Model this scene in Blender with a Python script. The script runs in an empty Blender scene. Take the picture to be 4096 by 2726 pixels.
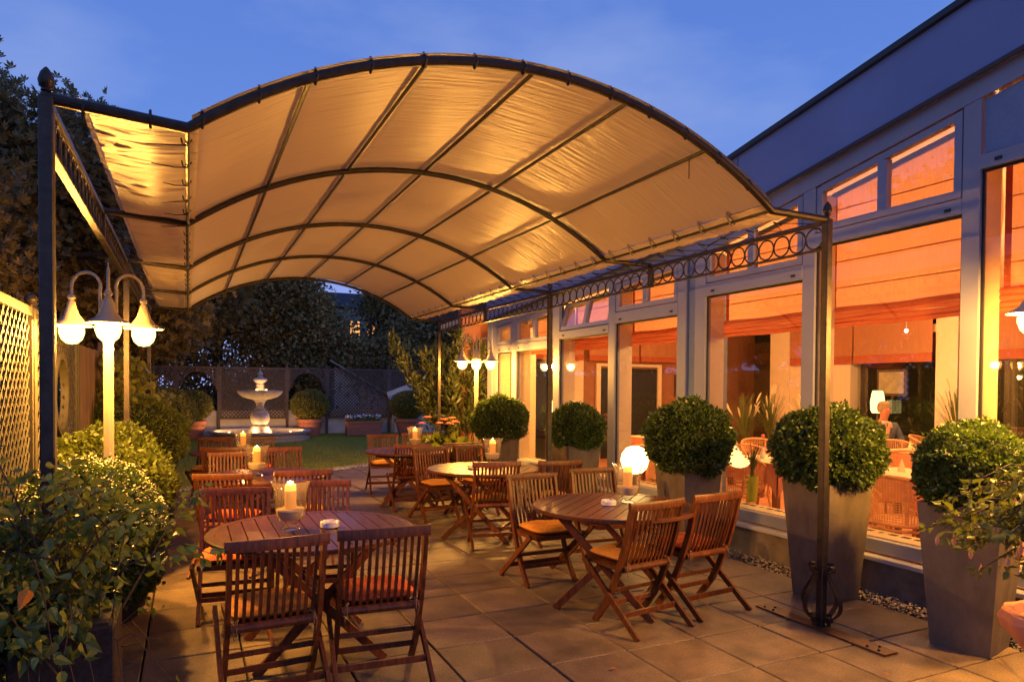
import bpy, math, random
import numpy as np
from mathutils import Vector, Matrix
PI = math.pi
R = math.radians
random.seed(7)
rng = np.random.default_rng(7)
sc = bpy.context.scene
C = sc.collection

# ------------------------------------------------------------------ camera
cam = bpy.data.objects.new('camera', bpy.data.cameras.new('camera'))
C.objects.link(cam)
yaw, pitch, roll = .4409, -.019154, .0069275
fw = Vector((math.sin(yaw) * math.cos(pitch), math.cos(yaw) * math.cos(pitch), math.sin(pitch)))
r0 = Vector((math.cos(yaw), -math.sin(yaw), 0))
u0 = r0.cross(fw)
rt = r0 * math.cos(roll) + u0 * math.sin(roll)
up = -r0 * math.sin(roll) + u0 * math.cos(roll)
mw = Matrix((rt, up, -fw)).transposed().to_4x4()
mw.translation = (0, 0, 1.6)
cam.matrix_world = mw
cam.data.sensor_width = 36
cam.data.lens = 36 * 2746.9 / 4096
cam.data.shift_y = 240.9 / 4096
cam.data.clip_end = 300
cam.data.clip_start = .05
sc.camera = cam

# ------------------------------------------------------------------ sky, dusk light, exposure
W = bpy.data.worlds.new('World'); sc.world = W; W.use_nodes = True
nt = W.node_tree; nt.nodes.clear()
N = lambda t, **k: _n(nt, t, **k)


def _n(tree, t, **k):
    n = tree.nodes.new(t)
    for a, b in k.items():
        setattr(n, a, b)
    return n


out = N('ShaderNodeOutputWorld'); bg = N('ShaderNodeBackground')
sky = N('ShaderNodeTexSky', sky_type='NISHITA', sun_disc=False)
sky.sun_elevation = R(1.5); sky.sun_rotation = R(20); sky.altitude = 100
tc = N('ShaderNodeTexCoord'); sx = N('ShaderNodeSeparateXYZ'); ramp = N('ShaderNodeValToRGB')
el = ramp.color_ramp.elements
el[0].position = .0; el[0].color = (.36, .55, 1.25, 1)
el[1].position = .30; el[1].color = (.165, .34, .98, 1)
e = el.new(.65); e.color = (.075, .15, .58, 1)
e2 = el.new(.5); e2.color = (.125, .27, .86, 1)
nz = N('ShaderNodeTexNoise'); nz.inputs['Scale'].default_value = 3.0; nz.inputs['Detail'].default_value = 5
mp = N('ShaderNodeMapping'); mp.inputs['Scale'].default_value = (1, 1, 2.6)
cr = N('ShaderNodeValToRGB'); cr.color_ramp.elements[0].position = .44; cr.color_ramp.elements[1].position = .66
cr.color_ramp.elements[0].color = (0, 0, 0, 1); cr.color_ramp.elements[1].color = (.62, .62, .62, 1)
mx = N('ShaderNodeMixRGB'); mx.inputs[2].default_value = (.36, .50, 1.0, 1)
mx2 = N('ShaderNodeMixRGB', blend_type='ADD'); mx2.inputs[0].default_value = .01
L = nt.links.new
L(tc.outputs['Generated'], sx.inputs[0]); L(sx.outputs['Z'], ramp.inputs[0])
L(tc.outputs['Generated'], mp.inputs[0]); L(mp.outputs[0], nz.inputs[0]); L(nz.outputs[0], cr.inputs[0])
L(cr.outputs[0], mx.inputs[0]); L(ramp.outputs[0], mx.inputs[1]); L(mx.outputs[0], mx2.inputs[1]); L(sky.outputs[0], mx2.inputs[2])
L(mx2.outputs[0], bg.inputs[0]); bg.inputs[1].default_value = .77
L(bg.outputs[0], out.inputs[0])
sl = bpy.data.lights.new('sun', 'SUN'); sl.energy = .02; sl.angle = R(20); sl.color = (.8, .85, 1)
so = bpy.data.objects.new('sun', sl); C.objects.link(so); so.rotation_euler = (R(60), 0, R(-20))
WARM = (1.0, .47, .085)
LAMP_E = 195
sc.view_settings.view_transform = 'Standard'
sc.view_settings.look = 'None'
sc.view_settings.exposure = 0
sc.view_settings.gamma = 1
sc.view_settings.use_curve_mapping = False
sc.cycles.use_denoising = True
sc.cycles.max_bounces = 10
sc.cycles.transparent_max_bounces = 24
sc.cycles.sample_clamp_indirect = 6
sc.cycles.caustics_reflective = False
sc.cycles.caustics_refractive = False


# ------------------------------------------------------------------ materials
def mat(name, col, rough=.6, metal=0, ns=0, var=0, bump=0, bscale=60, col2=None, rnd=0, stretch=None, spec=.5, trans=0, tcol=None, island=0, emit=None, estr=0, coat=0):
    m = bpy.data.materials.new(name); m.use_nodes = True
    t = m.node_tree; b = t.nodes['Principled BSDF']; l = t.links.new
    b.inputs['Base Color'].default_value = (*col, 1)
    b.inputs['Roughness'].default_value = rough; b.inputs['Metallic'].default_value = metal
    b.inputs['Specular IOR Level'].default_value = spec
    b.inputs['Coat Weight'].default_value = coat
    o = t.nodes['Material Output']
    last = None
    co = _n(t, 'ShaderNodeTexCoord'); mpn = _n(t, 'ShaderNodeMapping'); l(co.outputs['Object'], mpn.inputs[0])
    if stretch: mpn.inputs['Scale'].default_value = stretch
    if ns:
        n = _n(t, 'ShaderNodeTexNoise'); n.inputs['Scale'].default_value = ns; n.inputs['Detail'].default_value = 6; n.inputs['Roughness'].default_value = .62
        if rnd:
            oi = _n(t, 'ShaderNodeObjectInfo'); ad = _n(t, 'ShaderNodeVectorMath', operation='ADD')
            sc_ = _n(t, 'ShaderNodeMath', operation='MULTIPLY'); sc_.inputs[1].default_value = 37
            l(oi.outputs['Random'], sc_.inputs[0]); l(mpn.outputs[0], ad.inputs[0]); l(sc_.outputs[0], ad.inputs[1]); l(ad.outputs[0], n.inputs[0])
        else:
            l(mpn.outputs[0], n.inputs[0])
        rp = _n(t, 'ShaderNodeValToRGB')
        c2 = col2 or tuple(c * (1 - var) for c in col)
        rp.color_ramp.elements[0].position = .32; rp.color_ramp.elements[1].position = .68
        rp.color_ramp.elements[0].color = (*c2, 1); rp.color_ramp.elements[1].color = (*[min(1, c * (1 + var * .5)) for c in col], 1)
        l(n.outputs[0], rp.inputs[0]); last = rp.outputs[0]
    if rnd or island:
        if island:
            src = _n(t, 'ShaderNodeNewGeometry').outputs['Random Per Island']
        else:
            src = _n(t, 'ShaderNodeObjectInfo').outputs['Random']
        mr = _n(t, 'ShaderNodeMapRange'); k = island or rnd
        mr.inputs[3].default_value = 1 - k; mr.inputs[4].default_value = 1 + k
        l(src, mr.inputs[0])
        mm = _n(t, 'ShaderNodeVectorMath', operation='MULTIPLY')
        if last: l(last, mm.inputs[0])
        else: mm.inputs[0].default_value = col
        l(mr.outputs[0], mm.inputs[1]); last = mm.outputs[0]
    if last: l(last, b.inputs['Base Color'])
    if bump:
        n2 = _n(t, 'ShaderNodeTexNoise'); n2.inputs['Scale'].default_value = bscale; n2.inputs['Detail'].default_value = 4
        l(mpn.outputs[0], n2.inputs[0])
        bp = _n(t, 'ShaderNodeBump'); bp.inputs['Strength'].default_value = bump; bp.inputs['Distance'].default_value = .01
        l(n2.outputs[0], bp.inputs['Height']); l(bp.outputs[0], b.inputs['Normal'])
    if trans:
        tr = _n(t, 'ShaderNodeBsdfTranslucent'); mxs = _n(t, 'ShaderNodeMixShader'); mxs.inputs[0].default_value = trans
        if tcol: tr.inputs[0].default_value = (*tcol, 1)
        elif last: l(last, tr.inputs[0])
        else: tr.inputs[0].default_value = (*col, 1)
        l(b.outputs[0], mxs.inputs[1]); l(tr.outputs[0], mxs.inputs[2]); l(mxs.outputs[0], o.inputs[0])
    if emit:
        b.inputs['Emission Color'].default_value = (*emit, 1); b.inputs['Emission Strength'].default_value = estr
    return m


def emitm(name, col, s):
    m = bpy.data.materials.new(name); m.use_nodes = True; t = m.node_tree; t.nodes.clear()
    o = _n(t, 'ShaderNodeOutputMaterial'); e_ = _n(t, 'ShaderNodeEmission'); e_.inputs[0].default_value = (*col, 1); e_.inputs[1].default_value = s
    t.links.new(e_.outputs[0], o.inputs[0]); return m


def glassm(name, tint=(1, 1, 1), ior=1.5, rough=.0, boost=1.0):
    m = bpy.data.materials.new(name); m.use_nodes = True; t = m.node_tree; t.nodes.clear(); l = t.links.new
    o = _n(t, 'ShaderNodeOutputMaterial'); a = _n(t, 'ShaderNodeBsdfTransparent'); g = _n(t, 'ShaderNodeBsdfGlossy')
    f = _n(t, 'ShaderNodeFresnel')
    ge = _n(t, 'ShaderNodeNewGeometry'); im = _n(t, 'ShaderNodeMapRange')   # thin sheet: same reflectance from both sides
    im.inputs[3].default_value = ior; im.inputs[4].default_value = 1 / ior; l(ge.outputs['Backfacing'], im.inputs[0]); l(im.outputs[0], f.inputs[0])
    mu = _n(t, 'ShaderNodeMath', operation='MULTIPLY', use_clamp=True); mu.inputs[1].default_value = boost
    x = _n(t, 'ShaderNodeMixShader'); a.inputs[0].default_value = (*tint, 1); g.inputs['Roughness'].default_value = rough
    l(f.outputs[0], mu.inputs[0]); l(mu.outputs[0], x.inputs[0]); l(a.outputs[0], x.inputs[1]); l(g.outputs[0], x.inputs[2]); l(x.outputs[0], o.inputs[0])
    return m


M = {}
M['teak'] = mat('teak', (.135, .038, .011), .40, ns=9, var=.6, stretch=(6, 6, .8), bump=.15, bscale=40, rnd=.32, spec=.35)
M['teak_top'] = mat('teak_top', (.105, .034, .014), .32, ns=10, var=.45, stretch=(5, .8, 5), bump=.12, bscale=30, rnd=.25, coat=.12)
M['iron'] = mat('iron', (.05, .038, .030), .42, .5, ns=20, var=.4, bump=.2, bscale=120)
M['iron_plate'] = mat('iron_plate', (.07, .055, .045), .5, .5, ns=14, var=.5, col2=(.16, .055, .02), bump=.3)
M['lampwhite'] = mat('lampwhite', (.36, .31, .21), .38)
M['frame'] = mat('frame', (.28, .285, .33), .42, ns=3, var=.08)
M['fascia'] = mat('fascia', (.22, .26, .42), .5, ns=1.2, var=.12)
M['panel'] = mat('panel', (.22, .27, .36), .5, ns=30, var=.1)
M['dark'] = mat('dark', (.012, .012, .014), .6)
M['roofedge'] = mat('roofedge', (.03, .03, .035), .5)
M['sillstone'] = mat('sillstone', (.55, .54, .52), .45, ns=8, var=.15)
M['basewall'] = mat('basewall', (.26, .20, .14), .9, ns=5, var=.45, bump=.4, bscale=50)
M['cream'] = mat('cream', (.78, .62, .42), .7, ns=2, var=.06)
M['peach'] = mat('peach', (.34, .14, .065), .8, ns=2, var=.1)
M['ifloor'] = mat('ifloor', (.62, .27, .13), .6, ns=3, var=.2, spec=.3)
M['blind'] = mat('blind', (.78, .40, .20), .9, ns=7, var=.20, stretch=(1, 6, .5), trans=.55, tcol=(.84, .43, .21))
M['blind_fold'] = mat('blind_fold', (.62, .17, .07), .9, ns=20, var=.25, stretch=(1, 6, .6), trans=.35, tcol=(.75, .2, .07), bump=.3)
M['glass'] = glassm('window_glass', (.97, .96, .94), 1.5, 0, 1.9)
M['hglass'] = glassm('hurricane_glass', (.99, .985, .97), 1.5, .015, 1.7)
_t = M['hglass'].node_tree; _lw = _n(_t, 'ShaderNodeLayerWeight'); _lw.inputs[0].default_value = .25
_cr = _n(_t, 'ShaderNodeValToRGB'); _cr.color_ramp.elements[0].color = (.99, .98, .95, 1); _cr.color_ramp.elements[1].color = (.45, .40, .33, 1); _cr.color_ramp.elements[0].position = .45
_t.links.new(_lw.outputs['Facing'], _cr.inputs[0])
for _q in list(_t.nodes):
    if _q.type == 'BSDF_TRANSPARENT': _t.links.new(_cr.outputs[0], _q.inputs[0])
    if _q.type == 'BSDF_GLOSSY': _q.inputs['Roughness'].default_value = .06
_o = [q for q in _t.nodes if q.type == 'OUTPUT_MATERIAL'][0]; _s = _o.inputs[0].links[0].from_socket
_tr = _n(_t, 'ShaderNodeBsdfTranslucent'); _tr.inputs[0].default_value = (.9, .85, .75, 1); _mx = _n(_t, 'ShaderNodeMixShader'); _mx.inputs[0].default_value = .028
_t.links.new(_s, _mx.inputs[1]); _t.links.new(_tr.outputs[0], _mx.inputs[2]); _t.links.new(_mx.outputs[0], _o.inputs[0])
M['globe'] = emitm('lamp_globe', (1, .74, .20), 2.6)
_t = M['globe'].node_tree; _o = [q for q in _t.nodes if q.type == 'OUTPUT_MATERIAL'][0]; _a = _n(_t, 'ShaderNodeAddShader'); _tr = _n(_t, 'ShaderNodeBsdfTransparent'); _tr.inputs[0].default_value = (1, .95, .85, 1)
_t.links.new(_o.inputs[0].links[0].from_socket, _a.inputs[0]); _t.links.new(_tr.outputs[0], _a.inputs[1]); _t.links.new(_a.outputs[0], _o.inputs[0])
M['flame'] = emitm('flame', (1, .50, .12), 34)
M['wax'] = mat('wax', (.50, .22, .07), .5, emit=(1, .34, .05), estr=.5)  # even orange emission paints the flame's glow through the wax
M['wax_top'] = mat('wax_top', (.9, .6, .25), .5, emit=(1, .50, .06), estr=1.5)  # stronger emission paints the flame-lit glow of the melted top
M['sand'] = mat('sand', (.6, .5, .36), .95, ns=200, var=.3)
M['ceramic'] = mat('ceramic', (.78, .76, .72), .25)
M['cush_y'] = mat('cushion_yellow', (.78, .33, .04), .95, ns=60, var=.25, bump=.5, bscale=180, rnd=.1)
M['cush_r'] = mat('cushion_red', (.82, .16, .045), .95, ns=60, var=.25, bump=.5, bscale=180, rnd=.1)
M['cord'] = mat('cord', (.22, .13, .06), .9)
M['strap'] = mat('strap', (.30, .25, .18), .8)
M['blackcord'] = mat('blackcord', (.02, .02, .02), .6)
M['concrete'] = mat('planter_concrete', (.185, .15, .105), .85, spec=.2, ns=5, var=.26, stretch=(1.6, 1.6, .8), bump=.25, bscale=40, rnd=.08)
M['darkplanter'] = mat('dark_planter', (.05, .035, .03), .9, spec=.15, ns=60, var=.4)
M['soil'] = mat('soil', (.03, .02, .015), .95)
M['terracotta'] = mat('terracotta', (.46, .17, .10), .8, ns=9, var=.25, col2=(.36, .16, .12), bump=.2, bscale=30, rnd=.12)
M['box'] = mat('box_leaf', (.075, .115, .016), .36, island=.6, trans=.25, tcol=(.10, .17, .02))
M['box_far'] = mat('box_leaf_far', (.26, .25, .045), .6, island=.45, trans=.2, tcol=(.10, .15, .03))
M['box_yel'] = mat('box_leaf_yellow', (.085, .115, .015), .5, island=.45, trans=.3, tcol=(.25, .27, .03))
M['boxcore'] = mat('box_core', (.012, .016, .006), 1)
M['chestnut'] = mat('chestnut_leaf', (.21, .15, .05), .55, island=.5, trans=.3, tcol=(.16, .13, .03))
M['tree'] = mat('tree_leaf', (.32, .24, .08), .7, ns=.6, var=.5, island=.5, trans=.25, tcol=(.07, .08, .03))
M['tree2'] = mat('tree_leaf_grey', (.36, .30, .12), .7, ns=.6, var=.5, island=.45, trans=.25, tcol=(.08, .10, .05))
M['bark'] = mat('bark', (.05, .035, .022), .95, ns=12, var=.5, bump=.5, bscale=20)
M['twig'] = mat('twig', (.09, .04, .02), .7, ns=20, var=.4)
M['shrub'] = mat('shrub_leaf', (.17, .21, .03), .45, ns=18, var=.35, rnd=.0, island=.5, trans=.3, tcol=(.14, .18, .03))
M['shrub_obj'] = mat('shrub_leaf_single', (.17, .21, .03), .42, ns=18, var=.35, rnd=.45, trans=.3, tcol=(.14, .18, .03))
M['yleaf'] = mat('yellow_leaf', (.75, .24, .02), .6, ns=25, var=.35, trans=.3, tcol=(.9, .3, .03))
M['flowerw'] = mat('pale_flower', (.70, .45, .27), .6, island=.2, trans=.3, tcol=(.8, .5, .4))
M['blossom'] = mat('white_blossom', (.9, .8, .5), .7, island=.2)
M['whitepetal'] = mat('white_petal', (.85, .85, .9), .6, island=.1)
M['gerbera'] = mat('gerbera_petal', (.95, .28, .30), .6, island=.25, trans=.3, tcol=(.9, .2, .15))
M['gerberay'] = mat('gerbera_centre', (.85, .55, .1), .8)
M['broadleaf'] = mat('broad_leaf', (.11, .14, .02), .45, island=.4, trans=.3, tcol=(.2, .24, .03))
M['climber'] = mat('climber_leaf', (.20, .20, .035), .5, island=.35, trans=.4, tcol=(.3, .3, .05))
M['oleander'] = mat('oleander_leaf', (.10, .12, .035), .45, island=.5, trans=.25, tcol=(.2, .2, .04))
M['grassblade'] = mat('grass_blade', (.36, .40, .045), .6, island=.35, trans=.3, tcol=(.35, .42, .05))
M['reed'] = mat('reed', (.14, .17, .04), .6, island=.3, trans=.2)
M['plume'] = mat('plume', (.75, .6, .36), .9, island=.1)
M['lawn'] = mat('lawn', (.25, .27, .03), .95, ns=3, var=.35, bump=.6, bscale=120)
M['earth'] = mat('earth', (.05, .04, .03), .95, ns=4, var=.4)
M['slab'] = mat('slab', (.195, .138, .088), .58, ns=3.4, var=.46, rnd=.14, bump=.30, bscale=130)
_t = M['slab'].node_tree; _b = _t.nodes['Principled BSDF']; _src = _b.inputs['Base Color'].links[0].from_socket
_g = _n(_t, 'ShaderNodeTexNoise'); _g.inputs['Scale'].default_value = 85; _g.inputs['Detail'].default_value = 3
_co = _n(_t, 'ShaderNodeTexCoord'); _t.links.new(_co.outputs['Object'], _g.inputs[0])
_r = _n(_t, 'ShaderNodeMapRange'); _r.inputs[1].default_value = .3; _r.inputs[2].default_value = .7; _r.inputs[3].default_value = .72; _r.inputs[4].default_value = 1.25
_m = _n(_t, 'ShaderNodeVectorMath', operation='MULTIPLY'); _t.links.new(_g.outputs[0], _r.inputs[0]); _t.links.new(_src, _m.inputs[0]); _t.links.new(_r.outputs[0], _m.inputs[1]); _t.links.new(_m.outputs[0], _b.inputs['Base Color'])
M['joint'] = mat('joint', (.012, .010, .008), .95, ns=20, var=.4)
M['pebble'] = mat('pebble', (.34, .28, .22), .7, island=.6)
M['pebble_grey'] = mat('pebble_grey', (.36, .34, .36), .7, island=.4)
M['trellis'] = mat('trellis', (.05, .042, .026), .7, ns=12, var=.3, rnd=.1)
M['trellis_dark'] = mat('trellis_dark', (.16, .12, .09), .8, ns=12, var=.3)
M['backlattice'] = mat('back_lattice', (.13, .095, .08), .7, ns=8, var=.3)
M['board'] = mat('board', (.16, .095, .055), .8, ns=6, var=.5, stretch=(4, 4, .5), rnd=.15)
M['gardenwall'] = mat('garden_wall', (.80, .72, .62), .85, ns=2.5, var=.22)
M['fstone'] = mat('fountain_stone', (.50, .44, .40), .75, ns=9, var=.25, bump=.3, bscale=40)
M['water'] = glassm('pool_water', (.82, .86, .8), 1.33)
M['house'] = mat('house_wall', (.40, .38, .40), .9, ns=2, var=.1)
M['houseroof'] = mat('house_roof', (.03, .03, .035), .8)
M['metalroof'] = mat('metal_roof', (.34, .40, .56), .4, .2)
M['litwin'] = emitm('lit_window', (1, .42, .12), 1.6)
M['rattan'] = mat('rattan', (.80, .42, .19), .5, ns=20, var=.25, bump=.2)
M['cloth_cream'] = mat('cloth_cream', (.85, .70, .42), .85)
M['cloth_orange'] = mat('cloth_orange', (.68, .27, .17), .85, ns=8, var=.1)
M['woodleg'] = mat('wood_leg', (.30, .12, .05), .6)
M['skin'] = mat('skin', (.62, .27, .17), .55)
M['hair'] = mat('hair', (.35, .25, .16), .8)
M['jacket'] = mat('jacket', (.10, .12, .17), .85)
M['trousers'] = mat('trousers', (.04, .04, .05), .9)
M['shirt'] = mat('shirt', (.75, .7, .6), .8)
M['bulb'] = emitm('spot_bulb', (1, .68, .30), 40)
M['globe_soft'] = emitm('pool_bulb', (1, .6, .2), 6)
M['paperlamp'] = emitm('paper_lamp', (1, .80, .28), 3.2)
M['pot_green'] = mat('green_pot', (.45, .50, .03), .5)
M['pot_dark'] = mat('dark_pot', (.05, .05, .06), .5)
M['picture'] = mat('picture_print', (.36, .30, .18), .7, ns=8, var=.3)
M['darkwood'] = mat('dark_wood', (.06, .03, .018), .5)
M['green_sign'] = emitm('green_sign', (.25, .9, .2), 1.2)
M['metal'] = mat('metal', (.5, .5, .5), .35, .8)


# canopy cloth: fine crosswise creases
def clothm():
    m = mat('canopy_cloth', (.74, .60, .40), .42, trans=.10, tcol=(.62, .45, .28), spec=.35)
    t = m.node_tree; l = t.links.new; b = t.nodes['Principled BSDF']
    co = _n(t, 'ShaderNodeTexCoord'); mpn = _n(t, 'ShaderNodeMapping'); mpn.inputs['Scale'].default_value = (1.2, 20, 1.2)
    n = _n(t, 'ShaderNodeTexNoise'); n.inputs['Scale'].default_value = 1.6; n.inputs['Detail'].default_value = 5; n.inputs['Distortion'].default_value = .3
    bp = _n(t, 'ShaderNodeBump'); bp.inputs['Strength'].default_value = .6; bp.inputs['Distance'].default_value = .025
    l(co.outputs['Object'], mpn.inputs[0]); l(mpn.outputs[0], n.inputs[0]); l(n.outputs[0], bp.inputs['Height']); l(bp.outputs[0], b.inputs['Normal'])
    b.inputs['Roughness'].default_value = .36
    return m


M['cloth'] = clothm()


# ------------------------------------------------------------------ mesh builder
class MB:
    def __init__(s):
        s.v = []; s.f = []

    def add(s, vs, fs):
        o = len(s.v); s.v += [tuple(v) for v in vs]; s.f += [tuple(i + o for i in f) for f in fs]; return s

    def box(s, c, d, ch=0, rot=None):
        hx, hy, hz = d[0] / 2, d[1] / 2, d[2] / 2
        if ch <= 0:
            vs = [(x * hx, y * hy, z * hz) for x in (-1, 1) for y in (-1, 1) for z in (-1, 1)]
            fs = [(0, 1, 3, 2), (4, 6, 7, 5), (0, 4, 5, 1), (2, 3, 7, 6), (0, 2, 6, 4), (1, 5, 7, 3)]
        else:
            vs = []; idx = {}
            for x in (-1, 1):
                for y in (-1, 1):
                    for z in (-1, 1):
                        for a in range(3):
                            p = [x * (hx - ch), y * (hy - ch), z * (hz - ch)]
                            p[a] += ch * (x, y, z)[a]
                            idx[(x, y, z, a)] = len(vs); vs.append(tuple(p))
            fs = []
            g = lambda x, y, z, a: idx[(x, y, z, a)]
            for sgn in (-1, 1):
                q = [(-1, -1), (1, -1), (1, 1), (-1, 1)]
                if sgn < 0: q = q[::-1]
                fs.append(tuple(g(sgn, a, b, 0) for a, b in q))
                fs.append(tuple(g(b, sgn, a, 1) for a, b in q))
                fs.append(tuple(g(a, b, sgn, 2) for a, b in q))
            for s1 in (-1, 1):
                for s2 in (-1, 1):
                    fl = s1 * s2 < 0
                    e1 = (g(s1, s2, -1, 0), g(s1, s2, -1, 1), g(s1, s2, 1, 1), g(s1, s2, 1, 0))
                    e2 = (g(-1, s1, s2, 1), g(-1, s1, s2, 2), g(1, s1, s2, 2), g(1, s1, s2, 1))
                    e3 = (g(s1, -1, s2, 2), g(s1, -1, s2, 0), g(s1, 1, s2, 0), g(s1, 1, s2, 2))
                    for e_ in (e1, e2, e3): fs.append(e_[::-1] if fl else e_)
            for x in (-1, 1):
                for y in (-1, 1):
                    for z in (-1, 1):
                        t_ = (g(x, y, z, 0), g(x, y, z, 1), g(x, y, z, 2))
                        fs.append(t_ if x * y * z > 0 else t_[::-1])
        if rot is not None: vs = [tuple(rot @ Vector(v)) for v in vs]
        return s.add([(v[0] + c[0], v[1] + c[1], v[2] + c[2]) for v in vs], fs)

    def bar(s, p, q, w, h, ch=0, side=None):
        """box from p to q; w along `side`, h across"""
        p, q = Vector(p), Vector(q); d = (q - p); ln = d.length; d.normalize()
        sd = Vector(side) if side else (Vector((1, 0, 0)) if abs(d.x) < .9 else Vector((0, 1, 0)))
        n = d.cross(sd).normalized(); sd = n.cross(d).normalized()
        rot = Matrix((sd, n, d)).transposed()
        return s.box((p + q) / 2, (w, h, ln), ch, rot)

    def tube(s, path, r, n=8, cap=True, closed=False):
        P = [Vector(p) for p in path]; m = len(P); rings = []
        rr = r if hasattr(r, '__len__') else [r] * m
        prev = None; base = len(s.v); vs = []
        for i in range(m):
            if closed: t_ = (P[(i + 1) % m] - P[i - 1])
            else: t_ = P[min(i + 1, m - 1)] - P[max(i - 1, 0)]
            t_.normalize()
            if prev is None:
                a = Vector((0, 0, 1)) if abs(t_.z) < .9 else Vector((1, 0, 0))
                u = t_.cross(a).normalized()
            else:
                u = prev - t_ * prev.dot(t_)
                u.normalize()
            prev = u; w = t_.cross(u)
            for k in range(n):
                an = 2 * PI * k / n
                vs.append(P[i] + (u * math.cos(an) + w * math.sin(an)) * rr[i])
        fs = []
        for i in range(m if closed else m - 1):
            j = (i + 1) % m
            for k in range(n):
                k2 = (k + 1) % n
                fs.append((i * n + k, i * n + k2, j * n + k2, j * n + k))
        if cap and not closed:
            fs.append(tuple(range(n))[::-1]); fs.append(tuple((m - 1) * n + k for k in range(n)))
        return s.add(vs, fs)

    def lathe(s, prof, n=20, c=(0, 0, 0), sx=1, sy=1, f=None):
        vs = []; fs = []; m = len(prof)
        for i, (r, z) in enumerate(prof):
            for k in range(n):
                a = 2 * PI * k / n; q = r * (f(a, i) if f else 1)
                vs.append((c[0] + q * math.cos(a) * sx, c[1] + q * math.sin(a) * sy, c[2] + z))
        for i in range(m - 1):
            for k in range(n):
                k2 = (k + 1) % n
                fs.append((i * n + k, i * n + k2, (i + 1) * n + k2, (i + 1) * n + k))
        if prof[0][0] > 1e-4: fs.append(tuple(range(n))[::-1])
        if prof[-1][0] > 1e-4: fs.append(tuple((m - 1) * n + k for k in range(n)))
        return s.add(vs, fs)

    def strip(s, path, w, th, side=(1, 0, 0), ch=0):
        """rectangular section swept along path; w along side, th across"""
        P = [Vector(p) for p in path]; sd = Vector(side).normalized(); m = len(P); vs = []
        for i in range(m):
            t_ = (P[min(i + 1, m - 1)] - P[max(i - 1, 0)]).normalized(); n = t_.cross(sd).normalized()
            for a, b in ((-1, -1), (1, -1), (1, 1), (-1, 1)):
                vs.append(P[i] + sd * (a * w / 2) + n * (b * th / 2))
        fs = [(3, 2, 1, 0)]
        for i in range(m - 1):
            for k in range(4):
                k2 = (k + 1) % 4; fs.append((i * 4 + k, i * 4 + k2, (i + 1) * 4 + k2, (i + 1) * 4 + k))
        fs.append(tuple((m - 1) * 4 + k for k in range(4)))
        return s.add(vs, fs)

    def grid(s, fn, nu, nv, two=False):
        vs = [fn(i / nu, j / nv) for i in range(nu + 1) for j in range(nv + 1)]
        fs = [(i * (nv + 1) + j, (i + 1) * (nv + 1) + j, (i + 1) * (nv + 1) + j + 1, i * (nv + 1) + j + 1) for i in range(nu) for j in range(nv)]
        return s.add(vs, fs)

    def mesh(s, name, m, smooth=True):
        me = bpy.data.meshes.new(name); me.from_pydata(s.v, [], s.f)
        me.materials.append(m)
        if smooth:
            me.shade_smooth()
            me.set_sharp_from_angle(angle=R(35))
        me.update(); return me


def npmesh(name, V, F, m, smooth=False):
    """V (n,3), F (k,4) or (k,3)"""
    V = np.asarray(V, np.float32); F = np.asarray(F, np.int32); k = F.shape[1]
    me = bpy.data.meshes.new(name); me.vertices.add(len(V)); me.vertices.foreach_set('co', V.ravel())
    me.loops.add(F.size); me.loops.foreach_set('vertex_index', F.ravel())
    me.polygons.add(len(F)); me.polygons.foreach_set('loop_start', np.arange(0, F.size, k, dtype=np.int32))
    me.materials.append(m); me.update(calc_edges=True)
    if smooth: me.shade_smooth()
    return me


def obj(name, me, parent=None, label=None, kind=None, loc=None, rot=None, cat=None, group=None):
    o = bpy.data.objects.new(name, me); C.objects.link(o)
    if parent is not None: o.parent = parent
    if loc is not None: o.location = loc
    if rot is not None: o.rotation_euler = rot
    if label: o['label'] = label
    if kind: o['kind'] = kind
    if cat: o['category'] = cat
    if group: o['group'] = group
    return o


def part(name, mb, m, parent, **k):
    return obj(name, mb.mesh(name, M[m] if isinstance(m, str) else m), parent, **k)


def thing(name, label, cat, loc=(0, 0, 0), rz=0, group=None):
    return obj(name, None, None, label, None, loc, (0, 0, rz), cat, group)


def kids(o):
    return [c for c in list(o.children)]


def point(parent, loc, power, col, rad):
    l = bpy.data.lights.new('lamp', 'POINT'); l.energy = power; l.color = col; l.shadow_soft_size = rad
    o = bpy.data.objects.new('bulb_light', l); C.objects.link(o); o.parent = parent; o.location = loc; return o


def dup(root, loc, rz, label, group=None, scale=None):
    r = root.copy(); C.objects.link(r); r.location = loc; r.rotation_euler = (0, 0, rz); r['label'] = label
    if group: r['group'] = group
    if scale: r.scale = scale
    for ch in root.children:
        c = ch.copy(); C.objects.link(c); c.parent = r
        for g in ch.children:
            d_ = g.copy(); C.objects.link(d_); d_.parent = c
    return r


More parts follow.
